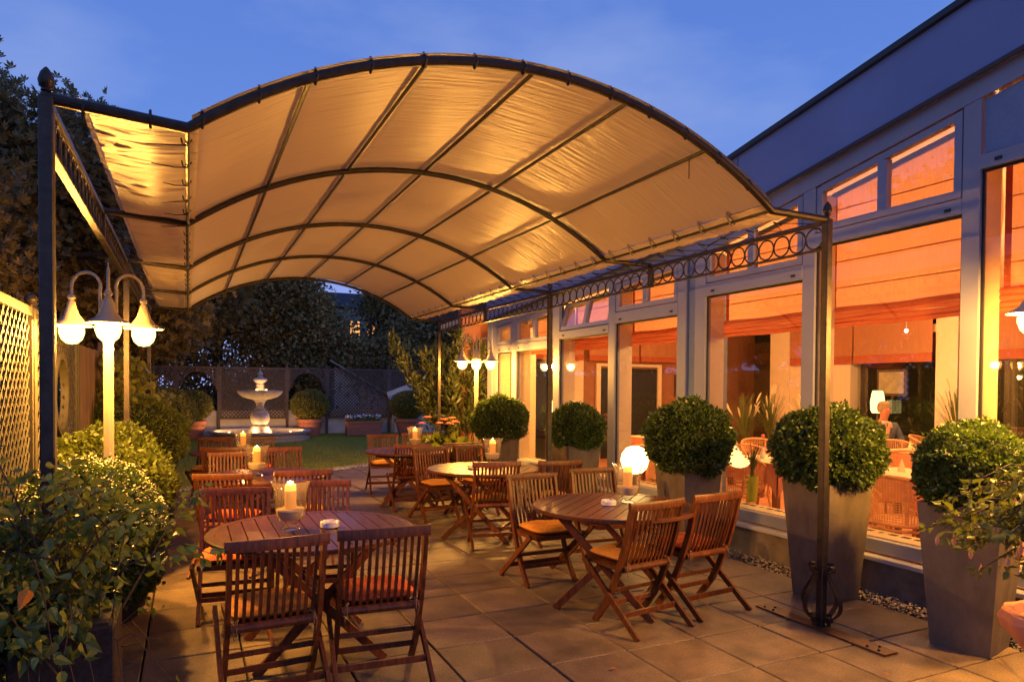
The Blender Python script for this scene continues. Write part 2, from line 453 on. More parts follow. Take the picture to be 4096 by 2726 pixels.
# ---- vectorised instancing of a small template
def rotmats(n, tilt=None, rs=rng):
    """random rotation matrices; if tilt given the local z stays within tilt of +z"""
    a = rs.uniform(0, 2 * PI, n)
    if tilt is None:
        q = rs.normal(size=(n, 4)); q /= np.linalg.norm(q, axis=1)[:, None]
        w, x, y, z = q.T
        return np.stack([np.stack([1 - 2 * (y * y + z * z), 2 * (x * y - z * w), 2 * (x * z + y * w)], 1),
                         np.stack([2 * (x * y + z * w), 1 - 2 * (x * x + z * z), 2 * (y * z - x * w)], 1),
                         np.stack([2 * (x * z - y * w), 2 * (y * z + x * w), 1 - 2 * (x * x + y * y)], 1)], 1)
    t_ = rs.uniform(-tilt, tilt, n)
    ca, sa, ct, st = np.cos(a), np.sin(a), np.cos(t_), np.sin(t_)
    z0 = np.zeros(n); o1 = np.ones(n)
    Rz = np.stack([np.stack([ca, -sa, z0], 1), np.stack([sa, ca, z0], 1), np.stack([z0, z0, o1], 1)], 1)
    Rx = np.stack([np.stack([o1, z0, z0], 1), np.stack([z0, ct, -st], 1), np.stack([z0, st, ct], 1)], 1)
    return Rz @ Rx


def inst(tv, tf, pos, Rm, scl):
    tv = np.asarray(tv, float); tf = np.asarray(tf); n = len(pos)
    if np.ndim(scl) == 0: scl = np.full(n, scl)
    V = np.einsum('nij,kj->nki', Rm, tv) * scl[:, None, None] + pos[:, None, :]
    F = tf[None] + (np.arange(n) * len(tv))[:, None, None]
    return V.reshape(-1, 3), F.reshape(-1, tf.shape[1])


def join(parts):
    V = []; F = []; o = 0
    for v, f in parts:
        V.append(v); F.append(f + o); o += len(v)
    return np.concatenate(V), np.concatenate(F)


LEAFQ = ([(0, 0, 0), (.32, .45, .10), (0, 1, -.05), (-.32, .45, .10)], [(0, 1, 2, 3)])
LEAF6 = ([(0, 0, 0), (.30, .22, .06), (.34, .55, .05), (0, 1, -.18), (-.34, .55, .05), (-.30, .22, .06), (0, .30, -.02), (0, .62, -.05)],
         [(0, 1, 6, 0), (1, 2, 7, 6), (2, 3, 7, 2), (0, 6, 5, 0), (5, 6, 7, 4), (7, 3, 4, 7)])
LEAF6T = (LEAF6[0], [(0, 1, 6), (1, 2, 7), (1, 7, 6), (2, 3, 7), (0, 6, 5), (5, 6, 7), (5, 7, 4), (7, 3, 4)])


def ball_points(n, r, squash=.86, seed=1, bumpy=.05, shell=.12):
    rs = np.random.default_rng(seed)
    d = rs.normal(size=(n, 3)); d /= np.linalg.norm(d, axis=1)[:, None]
    w = 1 + bumpy * (np.sin(d[:, 0] * 5 + seed) * np.cos(d[:, 1] * 6 + seed) + .6 * np.sin(d[:, 2] * 9 + d[:, 0] * 7)) + .5 * bumpy * np.sin(d[:, 0] * 17) * np.sin(d[:, 1] * 19 + 2) * np.sin(d[:, 2] * 15)
    rad = r * w * (1 - shell * rs.random(n) ** 1.3)
    m_ = rs.random(n) < .04; rad[m_] *= rs.uniform(1.02, 1.09, m_.sum())
    p = d * rad[:, None]; p[:, 2] *= squash
    return p, d


def align(d, jitter, rs):
    """rotation whose y axis is near direction d (so leaves point outwards)"""
    y = d + rs.normal(size=d.shape) * jitter; y /= np.linalg.norm(y, axis=1)[:, None]
    a = rs.normal(size=d.shape); x = np.cross(y, a); x /= np.linalg.norm(x, axis=1)[:, None]
    z = np.cross(x, y)
    return np.stack([x, y, z], 2)


def ball_mesh(name, r, n, leaf, m, seed=1, squash=.86, bumpy=.05):
    p, d = ball_points(n, r, squash, seed, bumpy); rs = np.random.default_rng(seed + 50)
    return npmesh(name, *inst(*LEAFQ, p, align(d, .8, rs), rs.uniform(.7, 1.35, n) * leaf), M[m])


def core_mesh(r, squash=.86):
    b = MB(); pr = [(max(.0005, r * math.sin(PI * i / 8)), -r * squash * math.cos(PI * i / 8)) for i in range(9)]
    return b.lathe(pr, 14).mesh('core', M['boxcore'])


def crown_pts(blobs, n, clump, seed, per=26, hollow=.55):
    """blobs: (cx,cy,cz,rx,ry,rz)"""
    rs = np.random.default_rng(seed); vol = np.array([b[3] * b[4] * b[5] for b in blobs]) ** .7
    k = max(1, n // per); bi = rs.choice(len(blobs), k, p=vol / vol.sum()); B = np.array(blobs)[bi]
    d = rs.normal(size=(k, 3)); d /= np.linalg.norm(d, axis=1)[:, None]
    rr = (hollow + (1 - hollow) * rs.random(k) ** .6)[:, None]
    cc = B[:, :3] + d * B[:, 3:] * rr
    idx = rs.integers(0, k, n); p = cc[idx] + rs.normal(size=(n, 3)) * clump * np.array([1, 1, .6])
    return p, d[idx]


# ------------------------------------------------------------------ ground, paving, lawn
YJ = [3.47 + .503 * k for k in range(-4, 23)]
XJ = [1.365 + .535 * k for k in range(-4, 7)]; XJ[-1] = 4.665


def edge_y(x):            # inner edge of the lawn, a gentle curve
    pts = [(-1.1, 11.35), (-.5, 11.5), (.1, 11.8), (1.2, 12.5), (2.5, 13.45), (3.4, 14.05), (5.2, 15.4), (9, 18.5)]
    for (a, b), (c, d_) in zip(pts, pts[1:]):
        if x <= c: return b + (d_ - b) * (x - a) / (c - a)
    return pts[-1][1]


g = MB(); g.add([(-120, -60, -.12), (120, -60, -.12), (120, 160, -.12), (-120, 160, -.12)], [(0, 1, 2, 3)])
part('ground', g, 'earth', None, kind='structure')
g = MB(); g.add([(-.80, 1.0, -.03), (4.68, 1.0, -.03), (4.68, 15.2, -.03), (3.4, 14.0, -.03), (1.2, 12.6, -.03), (-.80, 11.5, -.03)], [(0, 1, 2, 3, 4, 5)])
pav = part('paving', g, 'joint', None, kind='structure')
sm = MB().box((0, 0, -.02), (1, 1, .04), .0)
slab_me = {}


def slab_mesh(w, d_):
    k = (round(w, 3), round(d_, 3))
    if k not in slab_me: slab_me[k] = MB().box((0, 0, -.0225), (w - .011, d_ - .011, .045), .005).mesh('slab', M['slab'])
    return slab_me[k]


for i in range(len(XJ) - 1):
    for j in range(len(YJ) - 1):
        x0, x1, y0, y1 = XJ[i], XJ[i + 1], YJ[j], YJ[j + 1]
        if y1 > edge_y(min(x1, 4.6)) + .25 or y1 < 1.6: continue
        o = obj('slab', slab_mesh(x1 - x0, y1 - y0), pav, loc=((x0 + x1) / 2, (y0 + y1) / 2, random.uniform(-.0025, .001)))
        o.rotation_euler = (random.uniform(-.003, .003), random.uniform(-.003, .003), random.uniform(-.003, .003))
# near strip beyond the slabs towards the camera
g = MB(); g.add([(-1.4, -4, -.012), (4.66, -4, -.012), (4.66, 1.455, -.012), (-1.4, 1.455, -.012)], [(0, 1, 2, 3)])
part('pavement', g, 'slab', None, kind='structure')
g = MB(); g.add([(-1.4, 1.46, -.02), (-.785, 1.46, -.02), (-.785, 11.4, -.02), (-.2, 11.55, -.02), (-.2, 24, -.02), (-1.4, 24, -.02)], [(0, 1, 2, 3, 4, 5)])
part('flower_bed', g, 'earth', None, kind='structure')
# lawn
xs = np.linspace(-.2, 9, 24); vs = []; fs = []
for i, x in enumerate(xs):
    vs += [(x, edge_y(x), -.012), (x, 24.0, -.012)]
    if i: fs.append((2 * i - 2, 2 * i, 2 * i + 1, 2 * i - 1))
lm = MB(); lm.add(vs, fs); part('lawn', lm, 'lawn', None, kind='structure')
rs = np.random.default_rng(3)
n = 90000; y = 11.3 + (24 - 11.3) * rs.random(n) ** 1.5; x = -.2 + rs.random(n) * 7.5
ok = y > np.interp(x, [-.5, .1, 1.2, 2.5, 3.4, 5.2, 9], [11.5, 11.8, 12.5, 13.45, 14.05, 15.4, 18.5]); x, y = x[ok], y[ok]; n = len(x)
P = np.stack([x, y, np.full(n, -.012)], 1); Rm = rotmats(n, .6)
tv = [(-.08, 0, 0), (.08, 0, 0), (0, .25, 1)]
obj('grass', npmesh('grass', *inst(tv, [(0, 1, 2)], P, Rm, rs.uniform(.025, .055, n)), M['grassblade']), kind='stuff', label='short mown green lawn grass in front of the fountain', cat='grass')

PEB_V = np.array([(0, 0, 1), (.9, 0, .1), (.2, .85, 0), (-.8, .4, .1), (-.7, -.6, 0), (.35, -.85, .1), (0, 0, -1)]) * np.array([1, .8, .55])
PEB_F = [(0, 1, 2), (0, 2, 3), (0, 3, 4), (0, 4, 5), (0, 5, 1), (6, 2, 1), (6, 3, 2), (6, 4, 3), (6, 5, 4), (6, 1, 5)]
n = 5200
P = np.stack([rs.uniform(4.69, 4.96, n), 1.2 + 10.4 * rs.random(n) ** 1.15, rs.uniform(-.025, .004, n)], 1)
obj('gravel', npmesh('gravel', *inst(PEB_V, PEB_F, P, rotmats(n, .6), rs.uniform(.009, .02, n)), M['pebble'], True), kind='stuff', label='strip of rounded pebbles along the foot of the glazed building', cat='gravel')
g = MB(); g.add([(4.68, 1.0, -.028), (4.97, 1.0, -.028), (4.97, 12, -.028), (4.68, 12, -.028)], [(0, 1, 2, 3)]); part('gravel_bed', g, 'joint', None, kind='structure')
n = 3600; x = rs.uniform(-.25, 5.2, n); y = np.array([edge_y(a) for a in x]) + rs.uniform(-.16, .10, n)
P = np.stack([x, y, rs.uniform(-.01, .02, n)], 1)
obj('gravel', npmesh('gravel_edge', *inst(PEB_V, PEB_F, P, rotmats(n, .6), rs.uniform(.016, .034, n)), M['pebble_grey'], True), kind='stuff', label='curved border of grey pebbles between paving and lawn', cat='gravel')

# ------------------------------------------------------------------ glazed restaurant building
def zlo(y): return 3.83 - .184 * (y - 2.71) if y < 6.2 else 3.19 - .07 * (y - 6.2)


def ztop(y): return 4.36 - .182 * (y - 3.05) if y < 6.2 else 3.79 - .07 * (y - 6.2)


XF = 5.0
bld = thing('restaurant_building', 'long glazed restaurant front with sloping blue grey roof fascia and orange blinds', 'building', (0, 0, 0))


def prism_y(mb, x0, x1, y0, y1, za, zb, ta, tb):
    """box between y0,y1 with bottom za->zb and top ta->tb"""
    mb.add([(x0, y0, za), (x1, y0, za), (x1, y0, ta), (x0, y0, ta), (x0, y1, zb), (x1, y1, zb), (x1, y1, tb), (x0, y1, tb)],
           [(0, 1, 2, 3), (7, 6, 5, 4), (0, 4, 5, 1), (1, 5, 6, 2), (2, 6, 7, 3), (3, 7, 4, 0)])
    return mb


YE = 11.6
part('base_wall', MB().box((5.07, (YE - 1) / 2 - .2, .10), (.20, YE + 1.4, .29)), 'basewall', bld)
part('ledge', MB().box((4.985, (YE - 1) / 2 - .2, .268), (.15, YE + 1.4, .035), .004), 'sillstone', bld)
part('bottom_rail', MB().box((5.03, (YE - 1) / 2 - .2, .355), (.07, YE + 1.4, .105), .004), 'frame', bld)
part('radiator_cover', MB().box((5.20, (YE - 1) / 2 - .2, .40), (.26, YE + 1.4, .03), .003), 'cloth_cream', bld, label='pale slotted board inside the glass')
gm = MB()
for k in range(90):
    gm.box((5.24, 1.2 + k * .1105, .4165), (.05, .07 if k % 6 else .02, .002))
part('vent_slot', gm, 'dark', bld, kind='stuff')
mulls = [(.25, .38), (1.57, 1.70), (2.96, 3.08), (4.35, 4.48), (5.76, 5.92), (6.08, 6.22), (7.47, 7.62), (8.94, 9.12), (10.43, 10.59), (11.22, 11.40)]
for a, b in mulls:
    part('mullion', prism_y(MB(), 4.985, 5.065, a, b, .407, .407, zlo(a) - .15, zlo(b) - .15), 'frame', bld)
    part('reveal', prism_y(MB(), 5.066, 5.27, a + .02, b - .02, .416, .416, zlo(a) - .2, zlo(b) - .2), 'cream', bld)
part('column', prism_y(MB(), 5.04, 5.45, 5.921, 6.079, .30, .30, zlo(5.92) - .15, zlo(6.08) - .15), 'panel', bld, label='grey recessed column between two window bays')
part('pier', prism_y(MB(), 4.97, 5.25, 11.401, 11.6, 0, 0, zlo(11.4), zlo(11.6)), 'frame', bld)
for y0, y1 in ((-1.0, 6.2), (6.2, YE)):
    part('window_head', prism_y(MB(), 4.98, 5.07, y0, y1, zlo(y0) - .149, zlo(y1) - .149, zlo(y0) - .001, zlo(y1) - .001), 'frame', bld)
    part('fascia', prism_y(MB(), 4.94, 5.2, y0, y1, zlo(y0), zlo(y1), ztop(y0) - .05, ztop(y1) - .05), 'fascia', bld)
    part('roof_edge', prism_y(MB(), 4.90, 5.3, y0, y1, ztop(y0) - .048, ztop(y1) - .048, ztop(y0), ztop(y1)), 'roofedge', bld)
    part('soffit_shadow', prism_y(MB(), 4.925, 4.939, y0, y1, zlo(y0) - .012, zlo(y1) - .012, zlo(y0) + .022, zlo(y1) + .022), 'darkwood', bld)  # dark strip painting the shadow line under the fascia overhang
    part('roof', prism_y(MB(), 5.302, 13.2, y0, y1 + (3.4 if y1 == YE else 0), ztop(y0) - .3, ztop(y1) - .3, ztop(y0) - .1, ztop(y1) - .1), 'roofedge', bld)
    part('ceiling', prism_y(MB(), 5.21, 13.0, y0, y1 + (3.4 if y1 == YE else 0), zlo(y0) + .1, zlo(y1) + .1, zlo(y0) + .2, zlo(y1) + .2), 'cream', bld)
part('fascia_seam', prism_y(MB(), 4.937, 4.9395, 5.25, 5.256, zlo(5.25) + .02, zlo(5.25) + .02, ztop(5.25) - .06, ztop(5.25) - .06), 'dark', bld)
bays = [(.38, 1.57, 3.35, 3.45, 'panel'), (1.70, 2.96, 3.14, 3.24, 'panel'), (3.08, 4.35, 2.86, 2.97, 2), (4.48, 5.76, 2.59, 2.72, 2), (6.22, 7.47, 2.44, 2.58, 2),
        (7.62, 8.94, 2.33, 2.44, 'open'), (9.12, 10.43, 2.22, 2.34, 2), (10.59, 11.22, 2.22, 2.35, 1)]
for y0, y1, t0, t1, kind in bays:
    part('transom', MB().box((5.02, (y0 + y1) / 2, (t0 + t1) / 2), (.078, y1 - y0 - .002, t1 - t0), .003), 'frame', bld)
    part('window_pane', MB().box((5.03, (y0 + y1) / 2, (.41 + t0) / 2), (.006, y1 - y0 - .004, t0 - .41 - .002)), 'glass', bld)
    dm = MB()
    for yy in (y0 + .010, y1 - .010): dm.box((5.018, yy, (.41 + t0) / 2), (.014, .018, t0 - .416))
    dm.box((5.018, (y0 + y1) / 2, t0 - .010), (.014, y1 - y0 - .04, .018))
    part('window_gasket', dm, 'dark', bld, kind='stuff')
    for yy in (y0 + .10, y1 - .12):
        part('drain_cap', MB().box((4.978, yy, t0 + .045), (.010, .045, .022)), 'dark', bld)
    za, zb = zlo(y0) - .15, zlo(y1) - .15
    if kind == 'panel':
        part('infill_panel', prism_y(MB(), 5.01, 5.03, y0 + .01, y1 - .01, t1 + .012, t1 + .012, za - .012, zb - .012), 'panel', bld, label='opaque blue grey panel above the window')
        continue
    # sash frame of the trapezoid top light
    w = .055
    e = .012
    gapm = MB(); prism_y(gapm, 5.035, 5.045, y0, y0 + .02, t1, t1, za, za); prism_y(gapm, 5.035, 5.045, y1 - .02, y1, t1, t1, zb, zb)
    part('window_gasket', gapm, 'dark', bld, kind='stuff')
    tilt = None
    sash = obj('window_sash', None, bld) if kind == 'open' else None
    S = MB()
    prism_y(S, 4.99, 5.05, y0 + e, y0 + e + w, t1 + e, t1 + e, za - e, za - e - (za - zb) * w / (y1 - y0))
    prism_y(S, 4.99, 5.05, y1 - e - w, y1 - e, t1 + e, t1 + e, zb - e + (za - zb) * w / (y1 - y0), zb - e)
    prism_y(S, 4.9905, 5.0495, y0 + e + w, y1 - e - w, t1 + e, t1 + e, t1 + e + w, t1 + e + w)
    k1 = (za - zb) / (y1 - y0)
    ya, yb = y0 + e + w, y1 - e - w
    prism_y(S, 4.9905, 5.0495, ya, yb, za - e - w - k1 * w, za - e - w - k1 * (yb - y0), za - e - k1 * (ya - y0), za - e - k1 * (yb - y0))
    ym = (y0 + y1) / 2
    if kind != 1: prism_y(S, 4.99, 5.05, ym - .04, ym + .04, t1 + e + w, t1 + e + w, za - e - w - k1 * (ym - y0), za - e - w - k1 * (ym - y0))
    so_ = obj('window_sash', S.mesh('window_sash', M['frame']), bld) if sash is None else None
    P_ = MB(); prism_y(P_, 5.018, 5.024, ya, yb, t1 + e + w, t1 + e + w, za - e - w - k1 * (ya - y0), za - e - w - k1 * (yb - y0))
    if sash is not None:
        bpy.data.objects.remove(sash)
        # open tilted: rotate mesh about its bottom edge
        for mbx in (S, P_):
            rot = Matrix.Rotation(-R(-14), 3, 'Y'); piv = Vector((5.02, 0, t1 + .01))
            mbx.v = [tuple(rot @ (Vector(v) - piv) + piv) for v in mbx.v]
        so_ = obj('window_sash', S.mesh('window_sash', M['frame']), bld, label='top light tilted open')
    obj('sash_pane', P_.mesh('sash_pane', M['glass']), so_)
# interior shell
part('dining_floor', MB().box((9.1, 6.5, .02), (7.7, 17, .04)), 'ifloor', bld)
# far side wall (x = 12) : glazing with columns and dark outside
far = MB()
cols_y = [(-1.5, -.6), (1.6, 2.0), (4.2, 4.45), (7.38, 7.76), (9.48, 9.72), (11.0, 11.56)]
for a, b in cols_y: far.box((12.05, (a + b) / 2, 1.6), (.3, b - a, 3.12))
far.box((12.08, 5, .30), (.16, 13, .52)); far.box((12.08, 5, 2.72), (.20, 13, .14)); far.box((12.10, 5, 3.4), (.16, 13, .8))
part('far_window_frame', far, 'cream', bld)
part('far_window_pane', MB().box((12.12, 5.5, 1.6), (.006, 14, 2.2)), 'glass', bld)
part('end_wall', MB().box((9.1, 13.1, 1.7), (8.2, .2, 3.4)), 'peach', bld)
fr = MB()
for x in (5.5, 6.25, 7.33): fr.box((x, 12.97, 1.2), (.09, .05, 2.4))
fr.box((7.60, 12.95, 1.5), (.42, .10, 3.0))
part('end_wall_pilaster', fr, 'cream', bld)
part('end_window', MB().box((6.4, 12.985, 1.25), (1.85, .02, 2.1)), 'dark', bld)
dw = MB(); dw.box((9.05, 12.98, 1.05), (1.55, .03, 2.02)); part('end_doorway', dw, 'dark', bld, label='dark doorway seen through the glass')
dw = MB(); dw.box((8.22, 12.95, 1.05), (.10, .06, 2.1)); dw.box((9.88, 12.95, 1.05), (.10, .06, 2.1)); dw.box((9.05, 12.95, 2.13), (1.76, .06, .06)); part('door_frame', dw, 'cream', bld)
part('inner_wall', MB().box((11.93, 10.36, 1.6), (.05, 1.27, 2.1)), 'cream', bld, label='warm lit wall panel between the far windows')
part('inner_wall', MB().box((11.93, 3.1, 1.6), (.05, 2.1, 2.1)), 'board', bld)
part('entry_wall', MB().box((9.1, -1.1, 1.8), (8.0, .2, 4.4)), 'peach', bld)
part('outside_screen', MB().box((12.9, 5.5, 1.5), (.1, 17, 3.0)), 'boxcore', bld)
# interior partition edge panels lit cream in the left bays
for y_, x_ in ((11.25, 5.6), (9.9, 8.4)):
    part('partition', MB().box((x_ + .05, y_, 1.35), (.22, .12, 2.7)), 'cream', bld)

# blinds behind the facade
bl_n = 0
bl_lab = ['orange roman blind behind the window nearest the right edge', 'orange roman blind behind the bay right of the dark pergola post',
          'orange roman blind whose free left end hangs beside the grey column', 'orange roman blind just left of the grey column', 'orange roman blind behind the tilted open top light',
          'orange roman blind behind the window reflecting the lamp globes', 'narrow orange roman blind at the far end of the glass front']
for i, (y0, y1) in enumerate([(1.4, 2.98), (3.0, 4.44), (4.46, 5.80), (6.15, 7.54), (7.56, 9.0), (9.15, 10.44), (10.6, 11.2)]):
    t = thing('roman_blind', bl_lab[i], 'blind', (5.32, (y0 + y1) / 2, 0), 0, 'orange roman blinds along the glass front')
    h = y1 - y0; zt0 = zlo(y0) - .17; zt1 = zlo(y1) - .17; zb = 2.31

    def cl(u, v, h=h, zt0=zt0, zt1=zt1, zb=zb):
        zt = zt0 + (zt1 - zt0) * u; z = zb + (zt - zb) * v
        return (.010 * math.sin(v * 17) + .004 * math.sin(u * 31 + v * 3), (u - .5) * h, z)
    part('cloth', MB().grid(cl, 24, 24), 'blind', t)
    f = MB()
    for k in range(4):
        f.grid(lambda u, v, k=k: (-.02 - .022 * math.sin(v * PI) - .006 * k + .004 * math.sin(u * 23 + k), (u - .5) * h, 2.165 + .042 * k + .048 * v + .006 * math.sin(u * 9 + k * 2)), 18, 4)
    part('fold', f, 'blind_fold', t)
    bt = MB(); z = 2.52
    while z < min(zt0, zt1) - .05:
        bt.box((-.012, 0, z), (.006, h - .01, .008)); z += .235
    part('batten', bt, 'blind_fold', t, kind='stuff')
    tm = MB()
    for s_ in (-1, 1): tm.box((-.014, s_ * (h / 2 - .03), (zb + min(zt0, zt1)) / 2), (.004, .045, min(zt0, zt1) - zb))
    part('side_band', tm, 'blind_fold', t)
    hd = MB(); prism_y(hd, -.03, .03, -h / 2, h / 2, zt0 - .01, zt1 - .01, zt0 + .035, zt1 + .035)
    part('headrail', hd, 'lampwhite', t)
    cm = MB()
    for k, s_ in enumerate((-1, 1)):
        yy = -h / 2 + .14 + .05 * k
        cm.tube([(-.05, yy, 3.0 if i < 3 else 2.6), (-.05, yy, 1.5), (-.05, yy + .03, 1.46)], .004, 5)
    part('pull_cord', cm, 'cord', t)
for i, (y0, y1) in enumerate([(2.05, 4.15), (4.5, 7.07), (7.8, 9.38), (9.42, 10.95)]):
    t = thing('roman_blind', ['flat orange blind on the far dining room window by the right edge', 'flat orange blind on the far side window behind the hanging lamp', 'flat orange blind on the far window above the seated man', 'flat orange blind on the far window left of the seated man'][i], 'blind', (11.86, (y0 + y1) / 2, 0), 0, 'orange blinds on the far dining room windows')
    part('cloth', MB().box((0, 0, 2.62), (.01, y1 - y0, .80)), 'blind', t)
    part('hem', MB().box((-.008, 0, 2.20), (.02, y1 - y0, .16)), 'blind_fold', t)
for i, (x0, x1) in enumerate([(5.5, 7.75), (7.9, 9.2), (9.25, 11.6)]):
    t = thing('roman_blind', ['flat orange blind on the end wall left part', 'flat orange blind on the end wall over the doorway', 'flat orange blind on the end wall above the framed picture'][i], 'blind', ((x0 + x1) / 2, 12.80, 0), 0, 'orange blinds on the dining room end wall')
    part('cloth', MB().box((0, 0, 2.60), (x1 - x0, .01, .55)), 'blind', t)
    part('hem', MB().box((0, -.008, 2.27), (x1 - x0, .02, .12)), 'blind_fold', t)

# ceiling spots


sp = [(7.0, 3.6, 2.75), (8.6, 5.4, 2.6), (6.6, 6.2, 2.6), (7.0, 8.8, 2.5), (10.3, 7.2, 2.55), (9.0, 10.6, 2.5), (9.6, 3.2, 2.8), (6.3, 11.0, 2.45), (6.6, 1.4, 2.9)]
sp_lab = ['bare halogen spot shining through the blind right of the pergola post', 'halogen spot hanging above the middle of the dining room', 'halogen spot low over the rattan tables behind the third planter',
          'halogen spot seen beside the window mullion', 'halogen spot above the seated man', 'halogen spot before the end wall picture', 'halogen spot in the right part of the dining room', 'halogen spot at the far left of the dining room', 'halogen spot close to the right edge window']
spo = None
for i, p in enumerate(sp):
    t = thing('ceiling_spotlight', sp_lab[i], 'spotlight', p, 0, 'halogen spots under the dining room ceiling')
    part('bulb', MB().lathe([(.001, -.03), (.02, -.018), (.026, 0), (.018, .02), (.001, .028)], 10), 'bulb', t)
    part('stem', MB().tube([(0, 0, .03), (0, 0, max(.1, zlo(p[1]) + .1 - p[2]))], .005, 5), 'metal', t)
    point(t, (0, 0, -.06), 105, (1, .55, .21), .07)

# ------------------------------------------------------------------ pergola
perg = thing('pergola', 'wrought iron pergola with arched cream fabric canopy over the terrace', 'pergola', (0, 0, 0))
ARC = [3.27, 5.20, 7.15, 9.10, 11.10]
VL, VR = (0.0, 2.70), (3.36, 2.74)
cxa = (VL[0] + VR[0]) / 2; half = (VR[0] - VL[0]) / 2; rise = .56; Ra = (half ** 2 + rise ** 2) / (2 * rise)
a0 = math.asin(half / Ra)


def arch(u, off=0):
    a = -a0 + 2 * a0 * u; base = VL[1] + (VR[1] - VL[1]) * u
    return (cxa + (Ra + off) * math.sin(a), base + (Ra + off) * math.cos(a) - Ra * math.cos(a0))


PXL, PXR = -.505, 3.86
for k, y in enumerate(ARC):
    path = [(PXL, y, 2.735), (VL[0], y, VL[1])] + [(arch(u / 28)[0], y, arch(u / 28)[1]) for u in range(1, 28)] + [(VR[0], y, VR[1]), (PXR, y, 2.735)]
    part('rafter', MB().tube(path, .024 if k == 0 else .021, 10), 'iron', perg)
for i in range(1, 6):
    x, z = arch(i / 6)
    for k in range(4):
        part('purlin', MB().tube([(x, ARC[k], z + .010), (x, ARC[k + 1], z + .010)], .012, 8), 'iron', perg)
for (x, z) in (VL, VR):
    part('valley_pipe', MB().tube([(x, 3.27, z), (x, 11.1, z)], .011, 8), 'iron', perg, label='thin lengthwise pipe along the edge of the arch')
ring = MB().tube([(0, .071 * math.cos(a), .071 * math.sin(a)) for a in [2 * PI * k / 20 for k in range(20)]], .0062, 6, closed=True).mesh('ring', M['iron'])
for sx_, X in ((0, PXL), (1, PXR)):
    for k in range(4):
        ya, yb = ARC[k] + .03, ARC[k + 1] - .03
        part('top_rail', MB().box((X, (ya + yb) / 2, 2.722), (.035, yb - ya, .03), .003), 'iron', perg)
        part('bottom_rail', MB().box((X, (ya + yb) / 2, 2.545), (.04, yb - ya, .012), .002), 'iron', perg)
        for i in range(13):
            obj('ring', ring, perg, loc=(X, ya + (yb - ya) * (i + .5) / 13, 2.628))
        if k in (0, 2): part('bracket', MB().box((X, ARC[k + 1], 2.635), (.042, .05, .20), .004), 'iron', perg)


def scroll(ang):
    pts = []
    for t_ in [i / 30 for i in range(31)]:
        # teardrop strap from a top curl down to a bottom curl
        if t_ < .2:
            a = PI * 1.6 * (t_ / .2); r_ = .012 + .016 * (t_ / .2); pts.append((.075 - r_ * math.cos(a), .40 + r_ * math.sin(a)))
        elif t_ < .8:
            s_ = (t_ - .2) / .6; pts.append((.050 - .02 * s_ + .115 * max(0, math.sin(PI * s_ ** 1.5)), .375 - .345 * s_))
        else:
            s_ = (t_ - .8) / .2; a = PI * (1.5 - 1.7 * s_) ; r_ = .035 * (1 - .5 * s_); pts.append((.062 + r_ * math.cos(a) * .9, .050 + r_ * math.sin(a)))
    c_, s2 = math.cos(ang), math.sin(ang)
    return [(x * c_, x * s2, z) for x, z in pts], (-s2, c_, 0)


for X in (PXL, PXR):
    for k in (0, 2, 4):
        Y = ARC[k]
        p = part('post', MB().box((X, Y, 1.37), (.052, .052, 2.74), .005), 'iron', perg)
        part('finial', MB().lathe([(.012, 2.74), (.012, 2.756), (.021, 2.762), (.016, 2.772), (.026, 2.785), (.030, 2.805), (.022, 2.832), (.008, 2.852), (.001, 2.858)], 12, (X, Y, 0)), 'iron', p)
        if X > 0:
            part('base_plate', MB().box((X - .01, Y, .006), (.12, 1.04, .010), .001), 'iron_plate', p)
            bm = MB()
            for sy in (-1, 1):
                for j in (0, 1, 2): bm.lathe([(.009, 0), (.009, .008), (.004, .011)], 6, (X - .04 + .03 * (j % 2) * 2, Y + sy * (.38 + .04 * j), .0111))
            part('bolt', bm, 'iron', p, kind='stuff')
        for q in range(4):
            pts, sd = scroll(q * PI / 2)
            part('scroll', MB().strip([(X + a, Y + b, c + .012) for a, b, c in pts], .034, .006, sd), 'iron', p)

# fabric
rs = np.random.default_rng(11)
wr = rs.uniform(0, 6.28, 40)


def wrinkle(a, b, k=1):
    return (math.sin(a * 9 + 1.7 * math.sin(b * 2.3 + wr[0]) + wr[1]) * .4 + math.sin(a * 23 + wr[2] + math.sin(b * 3 + a)) * .3 + math.sin(a * 47 + wr[3] + 2 * math.sin(b * 1.7)) * .18) * k


def cover(u, v):
    y = ARC[0] - .02 + v * (ARC[-1] - ARC[0] + .04)
    seg = (u * 6) % 1; bayk = 0
    for k in range(4):
        if y >= ARC[k]: bayk = k
    tb = min(1, max(0, (y - ARC[bayk]) / (ARC[bayk + 1] - ARC[bayk])))
    sag = -.020 * math.sin(PI * seg) * math.sin(PI * tb) ** .5
    amp = .0042 * math.sin(PI * tb) ** .5 * (.5 + .8 * math.sin(u * 7 + bayk * 2) ** 2) * (1.0 if bayk else .75)
    uu = .012 + u * .976
    x, z = arch(uu, .030 + sag + wrinkle(y * 1.5 + .6 * math.sin(u * 5 + bayk), u * 6 + bayk, amp))
    return (x, y, z)


cv = part('canopy_cover', MB().grid(cover, 96, 300), 'cloth', perg, label='wide arched cream fabric sheet')


def lflap(u, v):      # u 0 at pipe, 1 at outer edge
    y = ARC[0] + .03 + v * (ARC[-1] - ARC[0] - .03); x = .045 - u * .45
    tb = abs(math.sin(PI * (y - 3.27) / 1.95)) ** .5
    z = 2.735 - .0 * u - .030 * math.sin(PI * u) * tb + wrinkle(y * 3.0 + .22 * u * math.sin(y * 7), u * 2 + 5, .017 * (.35 + .65 * u) * tb) + (.03 * (u > .96))
    return (x, y, z)


lf = part('side_flap', MB().grid(lflap, 26, 420), 'cloth', perg, label='creased yellow lit fabric strip on the left side')


